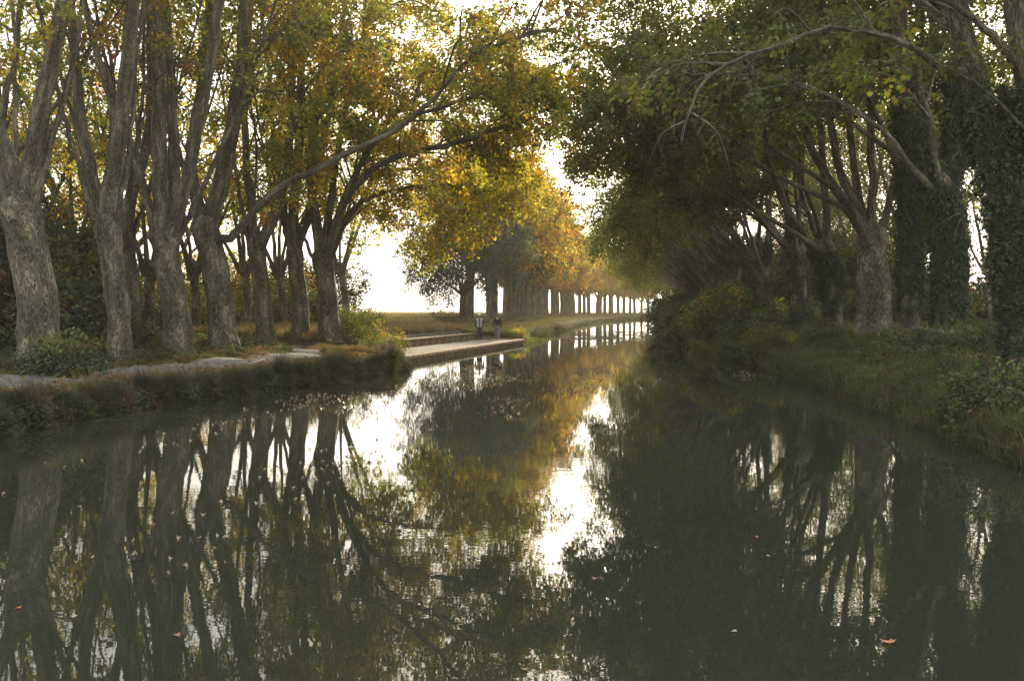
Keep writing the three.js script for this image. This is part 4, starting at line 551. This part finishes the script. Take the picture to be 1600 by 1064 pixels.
function join(list) { const pos = [], idx = []; for (const g of list) { const at = pos.length / 3; pos.push(...g.attributes.position.array); for (const i of g.index.array) idx.push(i + at); } const g = new THREE.BufferGeometry(); g.setAttribute('position', new THREE.Float32BufferAttribute(pos, 3)); g.setIndex(idx); g.computeVertexNormals(); return g; }
function person(label, at, turn, o) { // faces local +z, feet on y = 0
  const root = thing('person', at, label, 'person', 'walkers on the landing stage'); root.rotation.y = turn; root.scale.setScalar(o.scale);
  const J = { neck: V(0, 1.47, -0.01), chin: V(0, 1.53, 0.02), sh: [V(-o.sh, 1.42, -0.01), V(o.sh, 1.42, -0.01)], el: [V(-o.sh - 0.07, 1.14, -0.05 - o.sw), V(o.sh + 0.07, 1.14, -0.05 + o.sw)], wr: [V(-o.sh - 0.06, 0.91, 0.04 - o.sw * 2), V(o.sh + 0.06, 0.91, 0.04 + o.sw * 2)], hip: [V(-0.09, 0.93, 0), V(0.09, 0.93, 0)], kn: [V(-0.095, 0.5, 0.05 + o.st), V(0.095, 0.5, 0.05 - o.st * 0.4)], an: [V(-0.095, 0.085, 0.01 + o.st * 1.5), V(0.1, 0.11, -0.02 - o.st * 1.6)] };
  const torso = [[V(0, 0.95, 0), V(0, 1.15, 0), o.hipR, o.waist], [V(0, 1.15, 0), V(0, 1.32, 0.01), o.waist, o.chest], [V(-o.sh + 0.06, 1.39, 0), V(o.sh - 0.06, 1.39, 0), 0.085, 0.085]], arms = [], legs = [];
  for (const s of [0, 1]) { arms.push([J.sh[s], J.el[s], 0.056, 0.044], [J.el[s], J.wr[s], 0.043, 0.03]); legs.push([J.hip[s], J.kn[s], 0.088, 0.06], [J.kn[s], J.an[s], 0.058, 0.04]); }
  const head = (p) => { let d = ell(p, V(0, 1.645, 0), V(0.078, 0.115, 0.098)); d = smin(d, cap(p, V(0, 1.56, 0.05), V(0, 1.60, 0.055), 0.042, 0.05), 0.03); d = smin(d, cap(p, V(0, 1.645, 0.095), V(0, 1.615, 0.118), 0.010, 0.016), 0.012); for (const s of [-1, 1]) { d = smin(d, ell(p, V(s * 0.08, 1.635, 0), V(0.012, 0.032, 0.02)), 0.01); d = Math.max(d, -ell(p, V(s * 0.032, 1.65, 0.098), V(0.017, 0.011, 0.016))); } return d; };
  const nk = bones([[J.neck, J.chin, 0.055, 0.05]], 0.02), all = bones([...torso, ...arms, ...legs, ...[0, 1].map((s) => [J.an[s].clone().add(V(0, -0.04, 0)), J.an[s].clone().add(V(0, -0.05, 0.13)), 0.035, 0.028])], 0.035);
  const parts = [sdfMesh((p) => smin(all(p), nk(p), 0.03), V(-0.42, -0.02, -0.45), V(0.42, 1.62, 0.45), 84), sdfMesh((p) => smin(head(p), nk(p), 0.02), V(-0.14, 1.44, -0.14), V(0.14, 1.78, 0.16), 60)];
  for (const s of [0, 1]) { const w = J.wr[s], m = s ? 1 : -1, dn = J.wr[s].clone().sub(J.el[s]).normalize(), f = V(0, 0, 1).addScaledVector(dn, -dn.z).normalize(), palm = w.clone().addScaledVector(dn, 0.075), list = [[w, palm, 0.026, 0.03]];
    for (let k = 0; k < 4; k++) { const a = palm.clone().addScaledVector(f, (1.5 - k) * 0.019), l = [0.072, 0.08, 0.075, 0.058][k], b = a.clone().addScaledVector(dn, l * 0.6).add(V(-m * 0.008, 0, 0)), c = b.clone().addScaledVector(dn, l * 0.45).add(V(-m * 0.024, 0, 0)); list.push([a, b, 0.0095, 0.009], [b, c, 0.009, 0.007]); }
    const t0 = w.clone().addScaledVector(dn, 0.03).addScaledVector(f, 0.022), t1 = t0.clone().addScaledVector(dn, 0.03).addScaledVector(f, 0.026), t2 = t1.clone().addScaledVector(dn, 0.03).add(V(-m * 0.01, 0, 0)); list.push([t0, t1, 0.012, 0.010], [t1, t2, 0.010, 0.008]);
    parts.push(sdfMesh(bones(list, 0.008), palm.clone().add(V(-0.11, -0.14, -0.11)), palm.clone().add(V(0.11, 0.12, 0.11)), 54)); }
  const mat = (c, r = 0.9) => new THREE.MeshStandardMaterial({ color: c, roughness: r });
  mesh('body', join(parts), mat(rgb(0.42, 0.25, 0.17), 0.7), root);
  const lo = V(-0.44, 0.6, -0.4), hi = V(0.44, 1.56, 0.4), top = bones([...torso, ...arms].map((e) => [e[0], e[1], e[2] + 0.016, e[3] + 0.016]), 0.04), legsF = bones([[V(0, 0.98, 0), V(0, 0.92, 0), o.hipR, o.hipR], ...legs].map((e) => [e[0], e[1], e[2] + 0.018, e[3] + 0.022]), 0.04);
  mesh(o.topName, sdfMesh((p) => Math.max(top(p), 0.9 - p.y + (Math.abs(p.x) > 0.17 ? -0.3 : 0), p.y - 1.485), lo, hi, 72), mat(o.top), root);
  mesh('trousers', sdfMesh((p) => Math.max(legsF(p), 0.09 - p.y, p.y - 1.02), V(-0.3, 0.0, -0.45), V(0.3, 1.1, 0.45), 72), mat(o.trousers), root);
  for (const s of [0, 1]) { const a = J.an[s]; mesh('shoe', sdfMesh((p) => Math.max(smin(cap(p, a.clone().add(V(0, -0.035, -0.03)), a.clone().add(V(0, -0.045, 0.14)), 0.048, 0.04), cap(p, a, a.clone().add(V(0, -0.03, 0)), 0.05, 0.05), 0.02), a.y - 0.085 - p.y), a.clone().add(V(-0.09, -0.12, -0.12)), a.clone().add(V(0.09, 0.08, 0.22)), 30), mat(o.shoes, 0.6), root); }
  if (o.vest) { const v = bones(torso.map((e) => [e[0], e[1], e[2] + 0.035, e[3] + 0.035]), 0.04); mesh('vest', sdfMesh((p) => Math.max(v(p), 0.84 - p.y, p.y - 1.47, p.z > 0 ? 0.028 + 0.16 * Math.max(0, p.y - 1.26) - Math.abs(p.x) : -1), V(-0.34, 0.8, -0.3), V(0.34, 1.5, 0.3), 72), mat(o.vest), root); }
  if (o.scarf) mesh('collar', sdfMesh((p) => { const q = Math.hypot(p.x, p.z) - 0.085; return Math.hypot(q, (p.y - 1.475 - 0.15 * p.z * -1) * 0.8) - 0.03; }, V(-0.16, 1.38, -0.16), V(0.16, 1.56, 0.16), 44), mat(o.scarf), root);
  mesh('hair', sdfMesh((p) => { const d = ell(p, V(0, 1.665, -0.012), V(0.092, 0.112, 0.108)); return Math.max(d, -ell(p, V(0, 1.60, 0.10), V(0.066, 0.095, 0.085)), o.hairLow - p.y); }, V(-0.13, 1.48, -0.15), V(0.13, 1.82, 0.13), 48), mat(o.hair), root);
  if (o.hat) mesh('hat', sdfMesh((p) => Math.min(Math.max(ell(p, V(0, 1.70, -0.005), V(0.104, 0.095, 0.118)), 1.695 - p.y), ell(p, V(0, 1.70, 0.03), V(0.13, 0.014, 0.16))), V(-0.2, 1.64, -0.2), V(0.2, 1.84, 0.24), 50), mat(o.hat), root);
}
const deckY = 0.265;
person('walker in a pale hat and open grey vest over dark clothes on the landing', V(X(749, 66), deckY, -66), 0.05, { scale: 0.96, sh: 0.20, hipR: 0.15, waist: 0.145, chest: 0.165, st: 0.13, sw: 0.08, topName: 'shirt', top: rgb(0.03, 0.035, 0.05), trousers: rgb(0.035, 0.03, 0.04), shoes: rgb(0.03, 0.03, 0.03), vest: rgb(0.46, 0.47, 0.48), hair: rgb(0.2, 0.18, 0.16), hairLow: 1.58, hat: rgb(0.8, 0.8, 0.76) });
person('walker with reddish hair, black jacket and grey trousers nearer the water', V(X(777, 65.6), deckY, -65.6), -0.05, { scale: 0.94, sh: 0.175, hipR: 0.15, waist: 0.125, chest: 0.145, st: -0.11, sw: -0.07, topName: 'jacket', top: rgb(0.012, 0.012, 0.014), trousers: rgb(0.2, 0.2, 0.21), shoes: rgb(0.25, 0.24, 0.22), hair: rgb(0.13, 0.035, 0.018), hairLow: 1.53, scarf: rgb(0.6, 0.52, 0.46) });
renderer.render(scene, camera);
